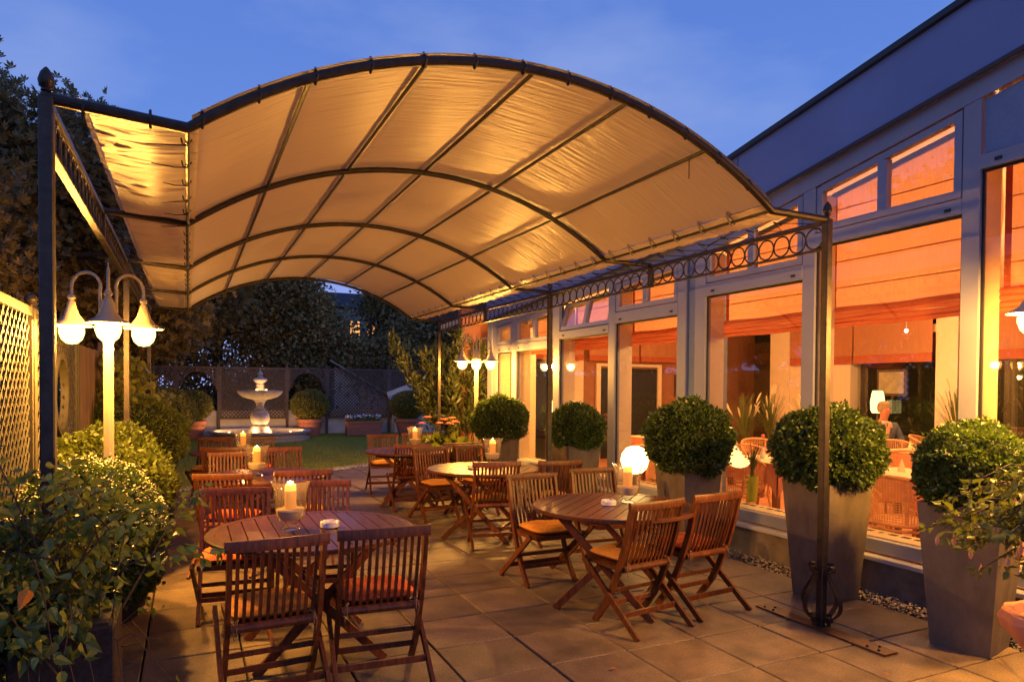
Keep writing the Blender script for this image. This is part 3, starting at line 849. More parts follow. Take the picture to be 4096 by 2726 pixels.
def rflap(u, v):
    y = ARC[0] + .03 + v * (ARC[-1] - ARC[0] - .03); x = 3.33 + u * .30
    z = 2.780 - .02 * u + wrinkle(y * 2.2 + .3 * u, u * 3 + 9, .013 * (.3 + .7 * u)) - .02 * math.sin(PI * u)
    return (x, y, z)


part('side_flap', MB().grid(rflap, 14, 360), 'cloth', perg, label='narrow fabric strip along the right side')


def rstrap(u, v):
    y = ARC[0] + .03 + v * (ARC[-1] - ARC[0] - .03)
    return (3.19 + u * .05, y, arch(.955)[1] + .002 - .03 * u)


# straps round the right pipe, cable ties round the left pipe, laces
st = MB()
for i in range(26):
    y = 3.62 + i * .29
    st.strip([(3.305, y, 2.80), (3.335, y, 2.775), (3.372, y, 2.755), (3.382, y, 2.73), (3.36, y, 2.715), (3.338, y, 2.73), (3.325, y + .006, 2.765), (3.315, y + .012, 2.79)], .016, .003, (0, 1, 0))
    o = part('strap', st, 'strap', perg); st = MB()
for i in range(22):
    y = 3.45 + i * .345
    st = MB().tube([(.018, y, 2.712), (.0, y, 2.684), (-.022, y + .004, 2.69), (-.026, y + .008, 2.715)], .004, 5)
    a = random.uniform(-.5, .5)
    if i < 6: st.tube([(0, y, 2.684), (-.06, y - .015 + a * .02, 2.672), (-.11 - .06 * random.random(), y - .03 + a * .05, 2.655 + .02 * random.random())], [.0045, .0035, .002], 5)
    part('cable_tie', st, 'blackcord', perg)
lc = MB(); y = 3.4
while y < 11:
    lc.tube([(3.86, y, 2.738), (3.66, y + .13, 2.745), (3.86, y + .26, 2.738)], .0028, 4, cap=False)
    lc.tube([(3.72, y + .13, 2.742), (3.645, y + .13, 2.75)], .006, 4); y += .26
part('lacing', lc, 'blackcord', perg)
lc = MB(); y = 3.4
while y < 11:
    lc.tube([(-.505, y, 2.735), (-.395, y + .1, 2.73)], .003, 4, cap=False); y += .24
part('lacing', lc, 'blackcord', perg)
ft = MB()
for u in [.02 + .076 * k for k in range(13)]:
    x, z = arch(u); ft.tube([(x, 3.27, z - .034), (x + .006, 3.245, z), (x, 3.27, z + .042), (x - .006, 3.295, z), (x, 3.27, z - .034)], .006, 5)
for x in (-.38, -.14): ft.tube([(x, 3.27, 2.68), (x, 3.243, 2.71), (x, 3.27, 2.75), (x, 3.297, 2.71), (x, 3.27, 2.68)], .006, 5)
part('edge_tie', ft, 'blackcord', perg, kind='stuff')
x, z = arch(5 / 6)
part('hanging_cord', MB().tube([(x, 3.45, z + .0), (x, 3.45, z - .12)], .004, 5), 'cord', perg)


# ------------------------------------------------------------------ lampposts
def lamppost(label, loc, rz, arms=3, h=2.0):
    t = thing('lamppost', label, 'lamppost', loc, rz, 'cream three headed lampposts')
    part('pole', MB().lathe([(.07, 0), (.07, .10), (.045, .14), (.036, .3), (.034, h - .12), (.030, h - .1)], 10), 'lampwhite', t)
    part('hub', MB().lathe([(.045, h - .12), (.062, h - .09), (.062, h + .04), (.045, h + .07), (.022, h + .1), (.014, h + .13), (.020, h + .15), (.008, h + .19), (.006, h + .34), (.001, h + .36)], 12), 'lampwhite', t)
    for k in range(arms):
        a = 2 * PI * k / arms; c_, s_ = math.cos(a), math.sin(a); ro = .27
        path = [(.055 * c_, .055 * s_, h - .08), (.060 * c_, .060 * s_, h + .16)]
        for i in range(11):
            th = PI - PI * i / 10; rr = .16 + .105 * math.cos(th)
            path.append((rr * c_, rr * s_, h + .18 + .105 * math.sin(th)))
        path.append((.265 * c_, .265 * s_, h + .12))
        part('arm', MB().tube(path, .0115, 8), 'lampwhite', t)
        cc = (.265 * c_, .265 * s_, 0)
        sh = part('lamp_shade', MB().lathe([(.012, h + .125), (.022, h + .118), (.028, h + .10), (.020, h + .085), (.016, h + .082), (.026, h + .068), (.030, h + .04), (.050, h - .02), (.080, h - .065), (.137, h - .098), (.140, h - .104), (.132, h - .103), (.075, h - .075), (.001, h - .07)], 22, cc), 'lampwhite', t)
        part('globe', MB().lathe([(.072, h - .098), (.082, h - .13), (.082, h - .155), (.066, h - .20), (.038, h - .228), (.001, h - .236)], 18, cc), 'globe', t)
        point(t, (cc[0], cc[1], h - .155), LAMP_E, WARM, .045)
    return t


lamppost('cream three headed lamppost standing in the clipped shrubs on the left', (-.52, 5.75, 0), R(-90 + 5), h=2.13)
lamppost('cream three headed lamppost beside the oleander at the far end', (4.28, 10.45, 0), R(90 - 22), h=2.13)
lamppost('cream three headed lamppost cut off by the right edge of the photo', (4.62, 2.12, 0), R(128), h=2.16)
t = thing('globe_lamp', 'low round white globe lamp glowing between two box planters', 'lamp', (4.30, 6.04, 0))
part('globe', MB().lathe([(.03, .70), (.08, .715), (.125, .76), (.148, .84), (.135, .91), (.09, .97), (.04, .99), (.001, .995)], 22), emitm('round_globe', (1, .66, .2), 16), t)
part('pole', MB().lathe([(.09, 0), (.09, .02), (.022, .04), (.022, .66), (.05, .68), (.05, .70)], 12), 'darkwood', t)

# ------------------------------------------------------------------ folding chairs
STILE = [(-.252, .862), (-.232, .76), (-.205, .64), (-.172, .53), (-.132, .42), (-.078, .29), (-.008, .16), (.060, .07), (.118, .0)]


def on_stile(z):
    for (y0, z0), (y1, z1) in zip(STILE, STILE[1:]):
        if z1 <= z <= z0: return y0 + (y1 - y0) * (z - z0) / (z1 - z0)
    return STILE[0][0]


def make_chair(label, loc, rz, group):
    t = thing('folding_chair', label, 'chair', loc, rz, group)
    tr = MB()

    def sec(x):
        return -.252 - .018 * (1 - (x / .25) ** 2)
    pts = [(x, sec(x), .838) for x in [-.247 + .494 * i / 8 for i in range(9)]]
    b = MB(); b.tube([(p[0], p[1], p[2]) for p in pts], .01, 4)
    # rounded rail: rectangular sweep with soft top
    rail = MB(); prof = [(-.014, -.028), (.014, -.028), (.016, .010), (.009, .026), (-.009, .026), (-.016, .010)]
    vs = []; fs = []
    for i, p in enumerate(pts):
        for (a, c) in prof: vs.append((p[0], p[1] + a, p[2] + c))
    for i in range(8):
        for k in range(6):
            k2 = (k + 1) % 6; fs.append((i * 6 + k, (i + 1) * 6 + k, (i + 1) * 6 + k2, i * 6 + k2))
    fs.append(tuple(range(6))); fs.append(tuple(48 + k for k in range(6))[::-1])
    rail.add(vs, fs); part('top_rail', rail, 'teak', t)
    for s_ in (-1, 1):
        part('stile', MB().strip([(s_ * .222, y, z if i else z - .03) for i, (y, z) in enumerate(STILE)], .024, .044), 'teak', t)
        part('leg', MB().bar((s_ * .250, .205, .425), (s_ * .250, -.345, 0), .022, .042, .002), 'teak', t)
    for k in range(11):
        x = -.185 + .037 * k; off = -.018 * (1 - (x / .25) ** 2)
        pth = [(x, on_stile(z) + off * min(1, (z - .4) / .4), z) for z in (.815, .72, .62, .52, .425)]
        if k == 0: base = part('slat', MB().strip([(0, p[1] - pth[0][1], p[2]) for p in pth], .017, .011), 'teak', t)
        o = base if k == 0 else obj('slat', base.data, t)
        o.location = (x, pth[0][1], 0)
    part('rear_rail', MB().tube([(-.21, -.150, .410), (.21, -.150, .410)], .024, 10), 'teak', t)
    part('lower_stretcher', MB().box((0, on_stile(.14), .14), (.42, .016, .032), .002), 'teak', t)
    yy = -.345 + (.205 + .345) * .12 / .425
    part('rear_stretcher', MB().box((0, yy, .12), (.478, .016, .036), .002), 'teak', t)
    part('front_stretcher', MB().box((0, on_stile(.235) + .02, .235), (.42, .014, .028), .002), 'teak', t)
    st = MB()
    for k in range(8): st.box((0, -.105 + k * .046, .425), (.43, .038, .014), .001)
    for s_ in (-1, 1): st.bar((s_ * .205, -.15, .407), (s_ * .205, .235, .415), .02, .036)
    st.box((0, .238, .412), (.41, .016, .034), .002)
    part('seat', st, 'teak', t)
    return t


def cushion_mesh(m, sd):
    rr = random.Random(sd); ph = [rr.uniform(0, 6) for _ in range(4)]; b = MB()
    n_ = 18

    def f(side):
        def g_(u, v):
            a, c = 2 * u - 1, 2 * v - 1
            k = max(0, (1 - abs(a) ** 3.2) * (1 - abs(c) ** 3.2)) ** .42
            dip = .006 * math.sin(a * 5 + ph[0]) * math.sin(c * 4 + ph[1]) - .010 * math.exp(-8 * (a * a + c * c))
            rx = 1 - .08 * (c * c) ** 2; ry = 1 - .08 * (a * a) ** 2
            return (a * .205 * rx, .045 + c * .195 * ry, .462 + side * (.033 * k) + (dip * k if side > 0 else 0))
        return g_
    b.grid(f(1), n_, n_); 
    o = len(b.v); b.grid(f(-1), n_, n_)
    b.f = b.f[:n_ * n_] + [q[::-1] for q in b.f[n_ * n_:]]
    return b.mesh('cushion', M[m])


cush_me = {'y': cushion_mesh('cush_y', 1), 'r': cushion_mesh('cush_r', 2)}
tie_mes = []
for s_ in (-1, 1):
    tie_me = MB()
    tie_me.tube([(s_ * .17, -.145, .455), (s_ * .19, -.175, .45), (s_ * .20, -.185, .40), (s_ * .195, -.18, .36)], .003, 5)
    tie_me.tube([(s_ * .17, -.145, .455), (s_ * .185, -.185, .44), (s_ * .185, -.19, .39)], .003, 5)
    tie_mes.append(tie_me.mesh('tie', M['cord']))

chairs = [  # rail centre x, y, facing angle (deg, 0 = facing +y away from camera), cushion, label
    (.40, 3.50, 3, 'y', 'dark teak folding chair nearest the camera on the left with a yellow cushion', 'near left table'),
    (.935, 3.53, -4, 'r', 'teak folding chair in the foreground with a red cushion seen through its slats', ''),
    (.315, 5.35, 174, 'r', 'teak folding chair facing the camera behind the left of the nearest table', ''),
    (.93, 5.52, 169, 'y', 'teak folding chair behind the hurricane lamp and ashtray of the nearest left table', ''),
    (.26, 6.25, -20, 'r', 'teak folding chair turned away, back to back with the one behind the nearest left table', ''),
    (.925, 6.27, -6, 'y', 'teak folding chair turned away at the second left table, right of its lamp', ''),
    (.44, 8.30, 178, 'y', 'bright orange lit teak chair facing the camera behind the second lamp', ''),
    (1.02, 8.75, 182, 'y', 'tall lit teak chair right of the second hurricane lamp', ''),
    (.36, 8.98, -20, 'r', 'dark teak chair turned away at the farthest left table', ''),
    (.365, 10.75, 160, 'y', 'teak chair before the fountain at the left of the farthest table', ''),
    (.92, 10.70, 171, 'r', 'teak chair before the fountain at the right of the farthest table', ''),
    (2.68, 5.28, 181, 'y', 'teak chair with yellow cushion at the left end behind the near right table', ''),
    (3.40, 5.45, 177, 'y', 'teak chair behind the ashtray of the near right table', ''),
    (2.815, 3.68, 8, 'y', 'large teak chair in front of the near right table with yellow cushion showing', ''),
    (3.43, 3.79, 7, 'r', 'teak chair pushed beside another at the right front of the near right table', ''),
    (2.71, 8.12, 187, 'y', 'teak chair with yellow cushion seen side on behind the middle right table', ''),
    (2.79, 6.25, -12, 'y', 'teak chair turned away in front of the middle right table', ''),
    (3.46, 6.14, -5, 'y', 'dark teak chair turned away behind the back rail of the near right table', ''),
    (3.32, 8.25, 180, 'y', 'teak chair behind the hurricane lamp of the middle right table', ''),
    (2.75, 10.55, 173, 'y', 'teak chair with yellow cushion standing next to the lawn', ''),
    (3.32, 10.60, 161, 'y', 'teak chair behind the farthest hurricane lamp on the right', ''),
    (2.66, 8.66, -4, 'r', 'dark teak chair with red cushion turned away at the farthest right table', ''),
    (3.31, 8.60, -2, 'y', 'teak chair turned away at the right of the farthest right table', ''),
]
c0 = None
cu_w = {'y': 'yellow', 'r': 'red'}
for i, (x, y, a, cu, lab, _) in enumerate(chairs):
    rz = R(a)
    # rail sits at local y=-.262
    ox = x - (-.262) * (-math.sin(rz)); oy = y - (-.262) * math.cos(rz)
    if c0 is None: c0 = make_chair(lab, (ox, oy, .0), rz, 'teak folding chairs round the terrace tables')
    else: dup(c0, (ox, oy, 0), rz, lab)
    short = lab.replace(' folding', '').replace('teak ', '')
    for w_ in (' with a yellow cushion', ' with a red cushion seen through its slats', ' with yellow cushion showing', ' with red cushion', ' with yellow cushion'): short = short.replace(w_, '')
    short = ' '.join(short.split()[:12])
    t = thing('seat_cushion', ('%s cushion on ' % cu_w[cu] + short), 'cushion', (ox, oy, .0), rz, 'seat cushions on the folding chairs')
    obj('pad', cush_me[cu], t); [obj('tie', q_, t) for q_ in tie_mes]

# ------------------------------------------------------------------ round tables
def make_table(label, loc, rz):
    t = thing('round_table', label, 'table', loc, rz, 'round teak terrace tables')
    ro, ri = .61, .555
    n_ = 56; b = MB(); vs = []; fs = []
    for k in range(n_):
        a = 2 * PI * k / n_; c_, s_ = math.cos(a), math.sin(a)
        for r_, z in ((ri, .708), (ri, .735), (ro - .006, .735), (ro, .729), (ro, .712), (ro - .006, .708)): vs.append((r_ * c_, r_ * s_, z))
    for k in range(n_):
        k2 = (k + 1) % n_
        for j in range(6):
            j2 = (j + 1) % 6; fs.append((k * 6 + j, k2 * 6 + j, k2 * 6 + j2, k * 6 + j2))
    b.add(vs, fs); part('rim', b, 'teak_top', t)
    npl = 13; w = 2 * ri / npl
    for k in range(npl):
        x0 = -ri + k * w + .004; x1 = x0 + w - .008
        top = []
        for i in range(6):
            x = x0 + (x1 - x0) * i / 5; top.append((x, math.sqrt(max(0.0004, (ri + .002) ** 2 - x * x))))
        poly = top + [(x, -y) for x, y in reversed(top)]; m_ = len(poly)
        b = MB(); b.add([(x, y, .7335) for x, y in poly] + [(x, y, .712) for x, y in poly], [tuple(range(m_))[::-1], tuple(range(m_, 2 * m_))] + [(i, (i + 1) % m_, m_ + (i + 1) % m_, m_ + i) for i in range(m_)])
        part('plank', b, 'teak_top', t)
    ap = MB()
    for s_ in (-1, 1): ap.box((0, s_ * .30, .685), (.86, .03, .045), .003)
    ap.box((-.36, 0, .685), (.03, .57, .045)); ap.box((.36, 0, .685), (.03, .57, .045))
    ap.box((0, 0, .37), (.03, .62, .04))
    part('apron', ap, 'teak', t)
    for s_ in (-1, 1):
        part('leg', MB().bar((-.33, s_ * .33, .70), (.36, s_ * .33, 0), .026, .05, .002, side=(0, 1, 0)), 'teak', t)
        part('leg', MB().bar((.33, s_ * .30, .70), (-.36, s_ * .30, 0), .026, .05, .002, side=(0, 1, 0)), 'teak', t)
    part('stretcher', MB().box((.25, 0, .12), (.018, .64, .04), .002), 'teak', t)
    part('stretcher', MB().box((-.25, 0, .12), (.018, .58, .04), .002), 'teak', t)
    return t


T = [(.69, 4.30, 0, 'round slatted teak table nearest the camera on the left'), (2.88, 4.30, -48, 'round slatted teak table on the near right with white ashtray'), (2.90, 6.85, -40, 'round slatted teak table in the middle of the right row'),
     (2.76, 9.15, -20, 'round slatted teak table at the far end of the right row'), (.66, 7.10, 8, 'round slatted teak table mostly hidden in the middle of the left row'), (.62, 9.80, 0, 'round slatted teak table at the far end of the left row near the lawn')]
t0 = make_table(T[0][3], (T[0][0], T[0][1], 0), 0)
for x, y, a, lab in T[1:]: dup(t0, (x, y, 0), R(a), lab)

# hurricane lamps, candles, ashtrays
def hur(label, loc, glow):
    t = thing('hurricane_glass', label, 'candle holder', loc, random.uniform(0, 6), 'glass hurricane candle holders')
    outer = [(.001, .004), (.050, .0), (.056, .004), (.052, .012), (.030, .020), (.028, .030), (.045, .044), (.074, .065), (.084, .09), (.089, .13), (.092, .18), (.096, .23), (.106, .268), (.119, .292), (.121, .296), (.117, .294)]
    inner = [(.104, .268), (.0935, .23), (.0895, .18), (.0865, .13), (.0815, .09), (.070, .066), (.001, .060)]
    part('glass', MB().lathe(outer + inner, 28), 'hglass', t)
    part('sand', MB().lathe([(.001, .0615), (.066, .066), (.079, .09), (.0845, .120), (.080, .127), (.05, .124), (.001, .128)], 24), 'sand', t)
    c = thing('pillar_candle', 'lit pillar candle in the ' + glow, 'candle', (loc[0], loc[1], loc[2]), random.uniform(0, 6), 'lit pillar candles')
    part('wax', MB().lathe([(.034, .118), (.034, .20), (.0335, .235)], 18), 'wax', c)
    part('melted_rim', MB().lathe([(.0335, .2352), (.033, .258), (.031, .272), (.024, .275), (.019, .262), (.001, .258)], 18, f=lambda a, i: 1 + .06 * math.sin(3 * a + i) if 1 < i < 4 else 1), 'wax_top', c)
    fl = part('flame', MB().lathe([(.001, .258), (.006, .264), (.0075, .274), (.004, .288), (.001, .298)], 10), 'flame', c)
    point(c, (0, 0, .345), 4.2, (1, .38, .08), .025)
    return t


H = [(.56, 4.32, 'big clear hurricane glass on the nearest left table', 'nearest left hurricane glass'), (.60, 7.05, 'hurricane glass on the second left table', 'hurricane glass on the second left table'), (.63, 9.3, 'hurricane glass on the farthest left table, before the fountain', 'hurricane glass before the fountain'),
     (3.02, 4.33, 'clear hurricane glass on the near right table in front of the round globe lamp', 'hurricane glass before the round globe lamp'), (3.12, 7.12, 'hurricane glass on the middle right table before a concrete planter', 'hurricane glass on the middle right table'), (2.93, 9.45, 'small looking hurricane glass on the farthest right table', 'farthest right hurricane glass')]
for x, y, a, b in H: hur(a, (x, y, .7355), b)


def ashtray(label, loc):
    b = MB().lathe([(.050, 0), (.056, .004), (.058, .034), (.055, .038), (.047, .038), (.044, .012), (.001, .010)], 32, f=None)
    b.v = [(x, y, z - (.012 if z > .03 and min(abs(math.atan2(y, x) - a) for a in (0, PI / 2, -PI / 2, PI, -PI)) < .12 else 0)) for x, y, z in b.v]
    t = thing('ashtray', label, 'ashtray', loc, R(40), 'white ashtrays'); part('bowl', b, 'ceramic', t)


ashtray('round white ceramic ashtray on the nearest left table', (.79, 4.30, .7355))
ashtray('round white ceramic ashtray left of the glass on the near right table', (2.83, 4.30, .7355))
ashtray('round white ceramic ashtray on the middle right table', (2.76, 6.82, .7355))
ashtray('round white ceramic ashtray on the second left table', (.80, 6.95, .7355))

# ------------------------------------------------------------------ box balls in tall planters
bm1 = [ball_mesh('box_foliage', 1.0, 15000, .078, 'box', seed=s_, squash=.88, bumpy=.075) for s_ in (1, 4)]
core = core_mesh(.90)


def planter_mesh(wt=.46, wb=.33, h=.90):
    b = MB(); vs = []
    for (w, z) in ((wb, 0), (wt, h), (wt - .05, h), (wt - .055, h - .05)):
        for a, c in ((-1, -1), (1, -1), (1, 1), (-1, 1)): vs.append((a * w / 2, c * w / 2, z))
    fs = [(3, 2, 1, 0)]
    for i in range(3):
        for k in range(4):
            k2 = (k + 1) % 4; fs.append((i * 4 + k, i * 4 + k2, (i + 1) * 4 + k2, (i + 1) * 4 + k))
    fs.append((12, 13, 14, 15)); b.add(vs, fs)
    return b.mesh('planter', M['concrete'])


pl_me = planter_mesh()
PL = [(4.46, 2.66, .325, .22, 'tall concrete planter with box ball at the right edge, partly behind hanging pink flowers', 1.10), (4.50, 3.78, .375, -.02, 'tall tapered concrete planter with box ball behind the front pergola post', 1.14),
      (4.40, 5.30, .43, .0, 'concrete planter with large round box ball right of the round globe lamp', 1.13), (4.40, 7.45, .36, .0, 'concrete planter with box ball in front of the glass left of the globe lamp', 1.10), (4.40, 9.75, .42, .0, 'farthest concrete planter with box ball, in front of the small lamppost', 1.10)]
for i, (x, y, r_, rz, lab, zc) in enumerate(PL):
    t = thing('potted_boxwood', lab, 'potted plant', (x, y, 0), rz, 'clipped box balls in tall concrete planters')
    obj('planter', pl_me, t)
    part('soil', MB().box((0, 0, .845), (.40, .40, .02)), 'soil', t)
    o = obj('foliage', bm1[i % 2], t, loc=(0, 0, zc), rot=(.10 * math.sin(i * 2.1), .12 * math.cos(i * 1.7), i * 1.3)); o.scale = (r_ * (1.0 + .06 * math.sin(i * 3)), r_ * (1.04 - .05 * math.cos(i * 2)), r_ * (1.0 + .05 * math.cos(i * 5)))
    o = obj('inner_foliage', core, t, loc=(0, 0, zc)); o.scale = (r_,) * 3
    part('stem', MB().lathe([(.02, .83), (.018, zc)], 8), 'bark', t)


# terracotta pot
def pot_mesh(r_, h, sc_=1):
    return MB().lathe([(r_ * .62, 0), (r_ * .66, .01), (r_ * .84, h * .68), (r_ * .84, h * .70), (r_ * .90, h * .73), (r_ * .88, h * .78), (r_ * .98, h * .80), (r_, h * .84), (r_, h * .97), (r_ * .97, h), (r_ * .86, h), (r_ * .84, h * .9), (.001, h * .89)], 26)


pot_me = pot_mesh(.46, .55).mesh('pot', M['terracotta'])
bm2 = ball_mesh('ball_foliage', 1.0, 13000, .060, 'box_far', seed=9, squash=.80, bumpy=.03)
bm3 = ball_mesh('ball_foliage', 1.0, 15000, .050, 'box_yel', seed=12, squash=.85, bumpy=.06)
core2 = core_mesh(.90, .8)
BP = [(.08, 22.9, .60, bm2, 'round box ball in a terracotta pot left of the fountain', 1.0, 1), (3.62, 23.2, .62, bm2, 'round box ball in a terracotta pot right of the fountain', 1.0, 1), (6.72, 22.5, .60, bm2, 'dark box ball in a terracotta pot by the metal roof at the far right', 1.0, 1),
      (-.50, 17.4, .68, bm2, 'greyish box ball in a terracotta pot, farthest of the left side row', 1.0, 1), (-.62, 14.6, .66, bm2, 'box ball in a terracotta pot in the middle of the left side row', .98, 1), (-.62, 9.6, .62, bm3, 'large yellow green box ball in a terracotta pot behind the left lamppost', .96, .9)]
for x, y, r_, me, lab, zc, ps in BP:
    t = thing('potted_boxwood', lab, 'potted plant', (x, y, 0), random.uniform(0, 3), 'box balls in terracotta pots round the lawn')
    o = obj('pot', pot_me, t); o.scale = (ps,) * 3
    o = obj('foliage', me, t, loc=(0, 0, zc)); o.scale = (r_,) * 3
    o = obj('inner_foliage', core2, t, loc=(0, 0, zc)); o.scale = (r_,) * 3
t = thing('terracotta_pot', 'tall terracotta pot at the edge of the lawn under the clipped shrubs', 'pot', (-.42, 8.6, 0))
part('pot', pot_mesh(.22, .62), 'terracotta', t)

# flowering clipped shrub (dark, with pale blossoms) in front of the lamppost
t = thing('flowering_shrub', 'wide dark clipped shrub dotted with tiny pale blossoms at the foot of the left lamppost', 'shrub', (-.55, 5.0, 0))
P, D = ball_points(26000, 1.0, .8, 21, .05); rs = np.random.default_rng(5)
P = P * np.array([.42, .85, .62]) + np.array([0, 0, .62])
obj('foliage', npmesh('foliage', *inst(*LEAFQ, P, align(D, .9, rs), rs.uniform(.6, 1.3, len(P)) * .034), M['box']), t)
k = D[:, 2] > .15; Pb = P[k][:2600] * np.array([1.06, 1.04, 1.03]) + np.array([0, 0, .01]); n = len(Pb)
obj('blossom', npmesh('blossom', *inst(LEAFQ[0], LEAFQ[1], Pb, rotmats(n, .5), rs.uniform(.012, .022, n)), M['blossom']), t, kind='stuff')
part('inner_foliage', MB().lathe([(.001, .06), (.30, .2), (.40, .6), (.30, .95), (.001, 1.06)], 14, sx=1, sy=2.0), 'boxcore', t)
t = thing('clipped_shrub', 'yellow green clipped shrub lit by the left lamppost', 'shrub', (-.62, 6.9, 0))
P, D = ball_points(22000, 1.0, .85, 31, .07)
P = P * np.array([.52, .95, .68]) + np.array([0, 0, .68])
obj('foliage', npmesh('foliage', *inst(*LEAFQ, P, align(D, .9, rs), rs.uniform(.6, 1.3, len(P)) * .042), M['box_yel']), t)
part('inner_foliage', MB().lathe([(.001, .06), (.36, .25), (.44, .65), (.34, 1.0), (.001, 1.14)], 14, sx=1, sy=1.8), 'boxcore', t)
# broad leaved climber on the fence
t = thing('climbing_plant', 'broad leaved climber with pale yellow green leaves hanging over the left fence', 'climber', (-.85, 10.2, 0))
P, D = crown_pts([(0, 0, 1.75, .30, .8, .30), (.05, 1.3, 1.60, .35, .8, .28), (.15, 2.8, 1.40, .45, .9, .22), (.1, -.3, 1.3, .3, .6, .4)], 2600, .07, 41, 20)
obj('foliage', npmesh('foliage', *inst(*LEAF6T, P, align(np.tile([0.35, -.3, -.7], (len(P), 1)), .5, rs), rs.uniform(.07, .13, len(P))), M['climber'], True), t)
part('stem', MB().tube([(0, 0, 0), (.03, .1, .8), (-.02, .2, 1.6), (.1, 1.5, 1.55), (.15, 3, 1.35)], .014, 6), 'bark', t)

# ------------------------------------------------------------------ left trellis fence
fence = thing('trellis_fence', 'tall cream trellis and board fence along the left side lit by the lamppost', 'fence', (-1.0, 0, 0))


def clip_diag(y0, y1, z0, z1, c, s_):
    """segment of line y - y0 = c + s*(z - z0) inside rect"""
    pts = []
    za = z0; zb = z1
    f = lambda z: y0 + c + s_ * (z - z0)
    # solve for z where f = y0, y1
    zz = sorted([z0 + (0 - c) / s_, z0 + ((y1 - y0) - c) / s_])
    a, b = max(z0, zz[0]), min(z1, zz[1])
    if b - a < .04: return None
    return (f(a), a), (f(b), b)


def lattice_segments(y0, y1, z0, z1, sp_, hole=None, slope=1.0):
    out_ = []
    for s_ in (slope, -slope):
        H_ = z1 - z0; c = -abs(s_) * H_ if s_ > 0 else 0
        end = (y1 - y0) + (0 if s_ > 0 else abs(s_) * H_)
        while c < end:
            sg = clip_diag(y0, y1, z0, z1, c, s_)
            if sg:
                if hole:
                    (ya, za), (yb, zb) = sg; n_ = 40; cur = None
                    for i in range(n_ + 1):
                        y = ya + (yb - ya) * i / n_; z = za + (zb - za) * i / n_; inside = hole(y, z)
                        if not inside and cur is None: cur = (y, z)
                        if (inside or i == n_) and cur is not None:
                            if math.hypot(y - cur[0], z - cur[1]) > .05: out_.append((cur, (y, z), s_))
                            cur = None
                else: out_.append((sg[0], sg[1], s_))
            c += sp_
    return out_


nsl = 0
for pi_, (y0, y1, hole) in enumerate([(3.75, 5.78, None), (5.88, 7.92, (6.98, 1.52, .30))]):
    hf = (lambda y, z: (y - hole[0]) ** 2 + (z - hole[1]) ** 2 < (hole[2] + .0) ** 2) if hole else None
    z1 = 2.08
    fr = MB()
    fr.box((0, (y0 + y1) / 2, z1 + .03), (.045, y1 - y0, .06), .003); fr.box((0, (y0 + y1) / 2, .12), (.045, y1 - y0, .06), .003)
    fr.box((0, y0 + .02, 1.1), (.044, .04, 1.9)); fr.box((0, y1 - .02, 1.1), (.044, .04, 1.9))
    pn = part('panel_frame', fr, 'trellis', fence)
    for (a, b, s_) in lattice_segments(y0 + .04, y1 - .04, .15, z1, .112, hf, 1.0):
        xo = .0035 if s_ > 0 else -.0035
        if nsl < 290: part('slat', MB().bar((xo, a[0], a[1]), (xo, b[0], b[1]), .006, .020, side=(1, 0, 0)), 'trellis', fence); nsl += 1
    if hole:
        n_ = 36; pth = [(0, hole[0] + (hole[2] + .03) * math.cos(2 * PI * k / n_), hole[1] + (hole[2] + .03) * math.sin(2 * PI * k / n_)) for k in range(n_)]
        b = MB(); vs = []; fs = []
        for k in range(n_):
            a = 2 * PI * k / n_
            for r_, x_ in ((hole[2], -.03), (hole[2], .03), (hole[2] + .06, .03), (hole[2] + .06, -.03)): vs.append((x_, hole[0] + r_ * math.cos(a), hole[1] + r_ * math.sin(a)))
        for k in range(n_):
            k2 = (k + 1) % n_
            for j in range(4): fs.append((k * 4 + j, k * 4 + (j + 1) % 4, k2 * 4 + (j + 1) % 4, k2 * 4 + j))
        b.add(vs, fs); part('round_opening', b, 'trellis', fence)
for y in (3.68, 5.83, 7.97, 10.1, 12.3, 14.5, 17, 19.5, 22, 24):
    p = part('post', MB().box((0, y, 1.07), (.06, .06, 2.14), .004), 'trellis' if y < 9 else 'trellis_dark', fence)
    part('finial', MB().lathe([(.012, 2.14), (.014, 2.16), (.035, 2.175), (.044, 2.20), (.035, 2.225), (.014, 2.238), (.001, 2.24)], 12, (0, y, 0)), 'iron', p)
bdm = MB().box((0, 0, 1.02), (.02, .118, 2.0), .003).mesh('board', M['board'])
y = 8.08
while y < 23.9:
    if min(abs(y - q) for q in (10.1, 12.3, 14.5, 17, 19.5, 22)) > .09: obj('board', bdm, fence, loc=(random.uniform(-.004, .004), y, random.uniform(-.01, .0)))
    y += .124
t = thing('backdrop_board', 'added dark backdrop board behind the left trellis', 'board', (-1.35, 0, 0))  # added dark sheet that keeps the gaps between the trellis slats dark
part('panel', MB().box((0, 5.6, 1.0), (.04, 4.6, 2.0)), 'dark', t)

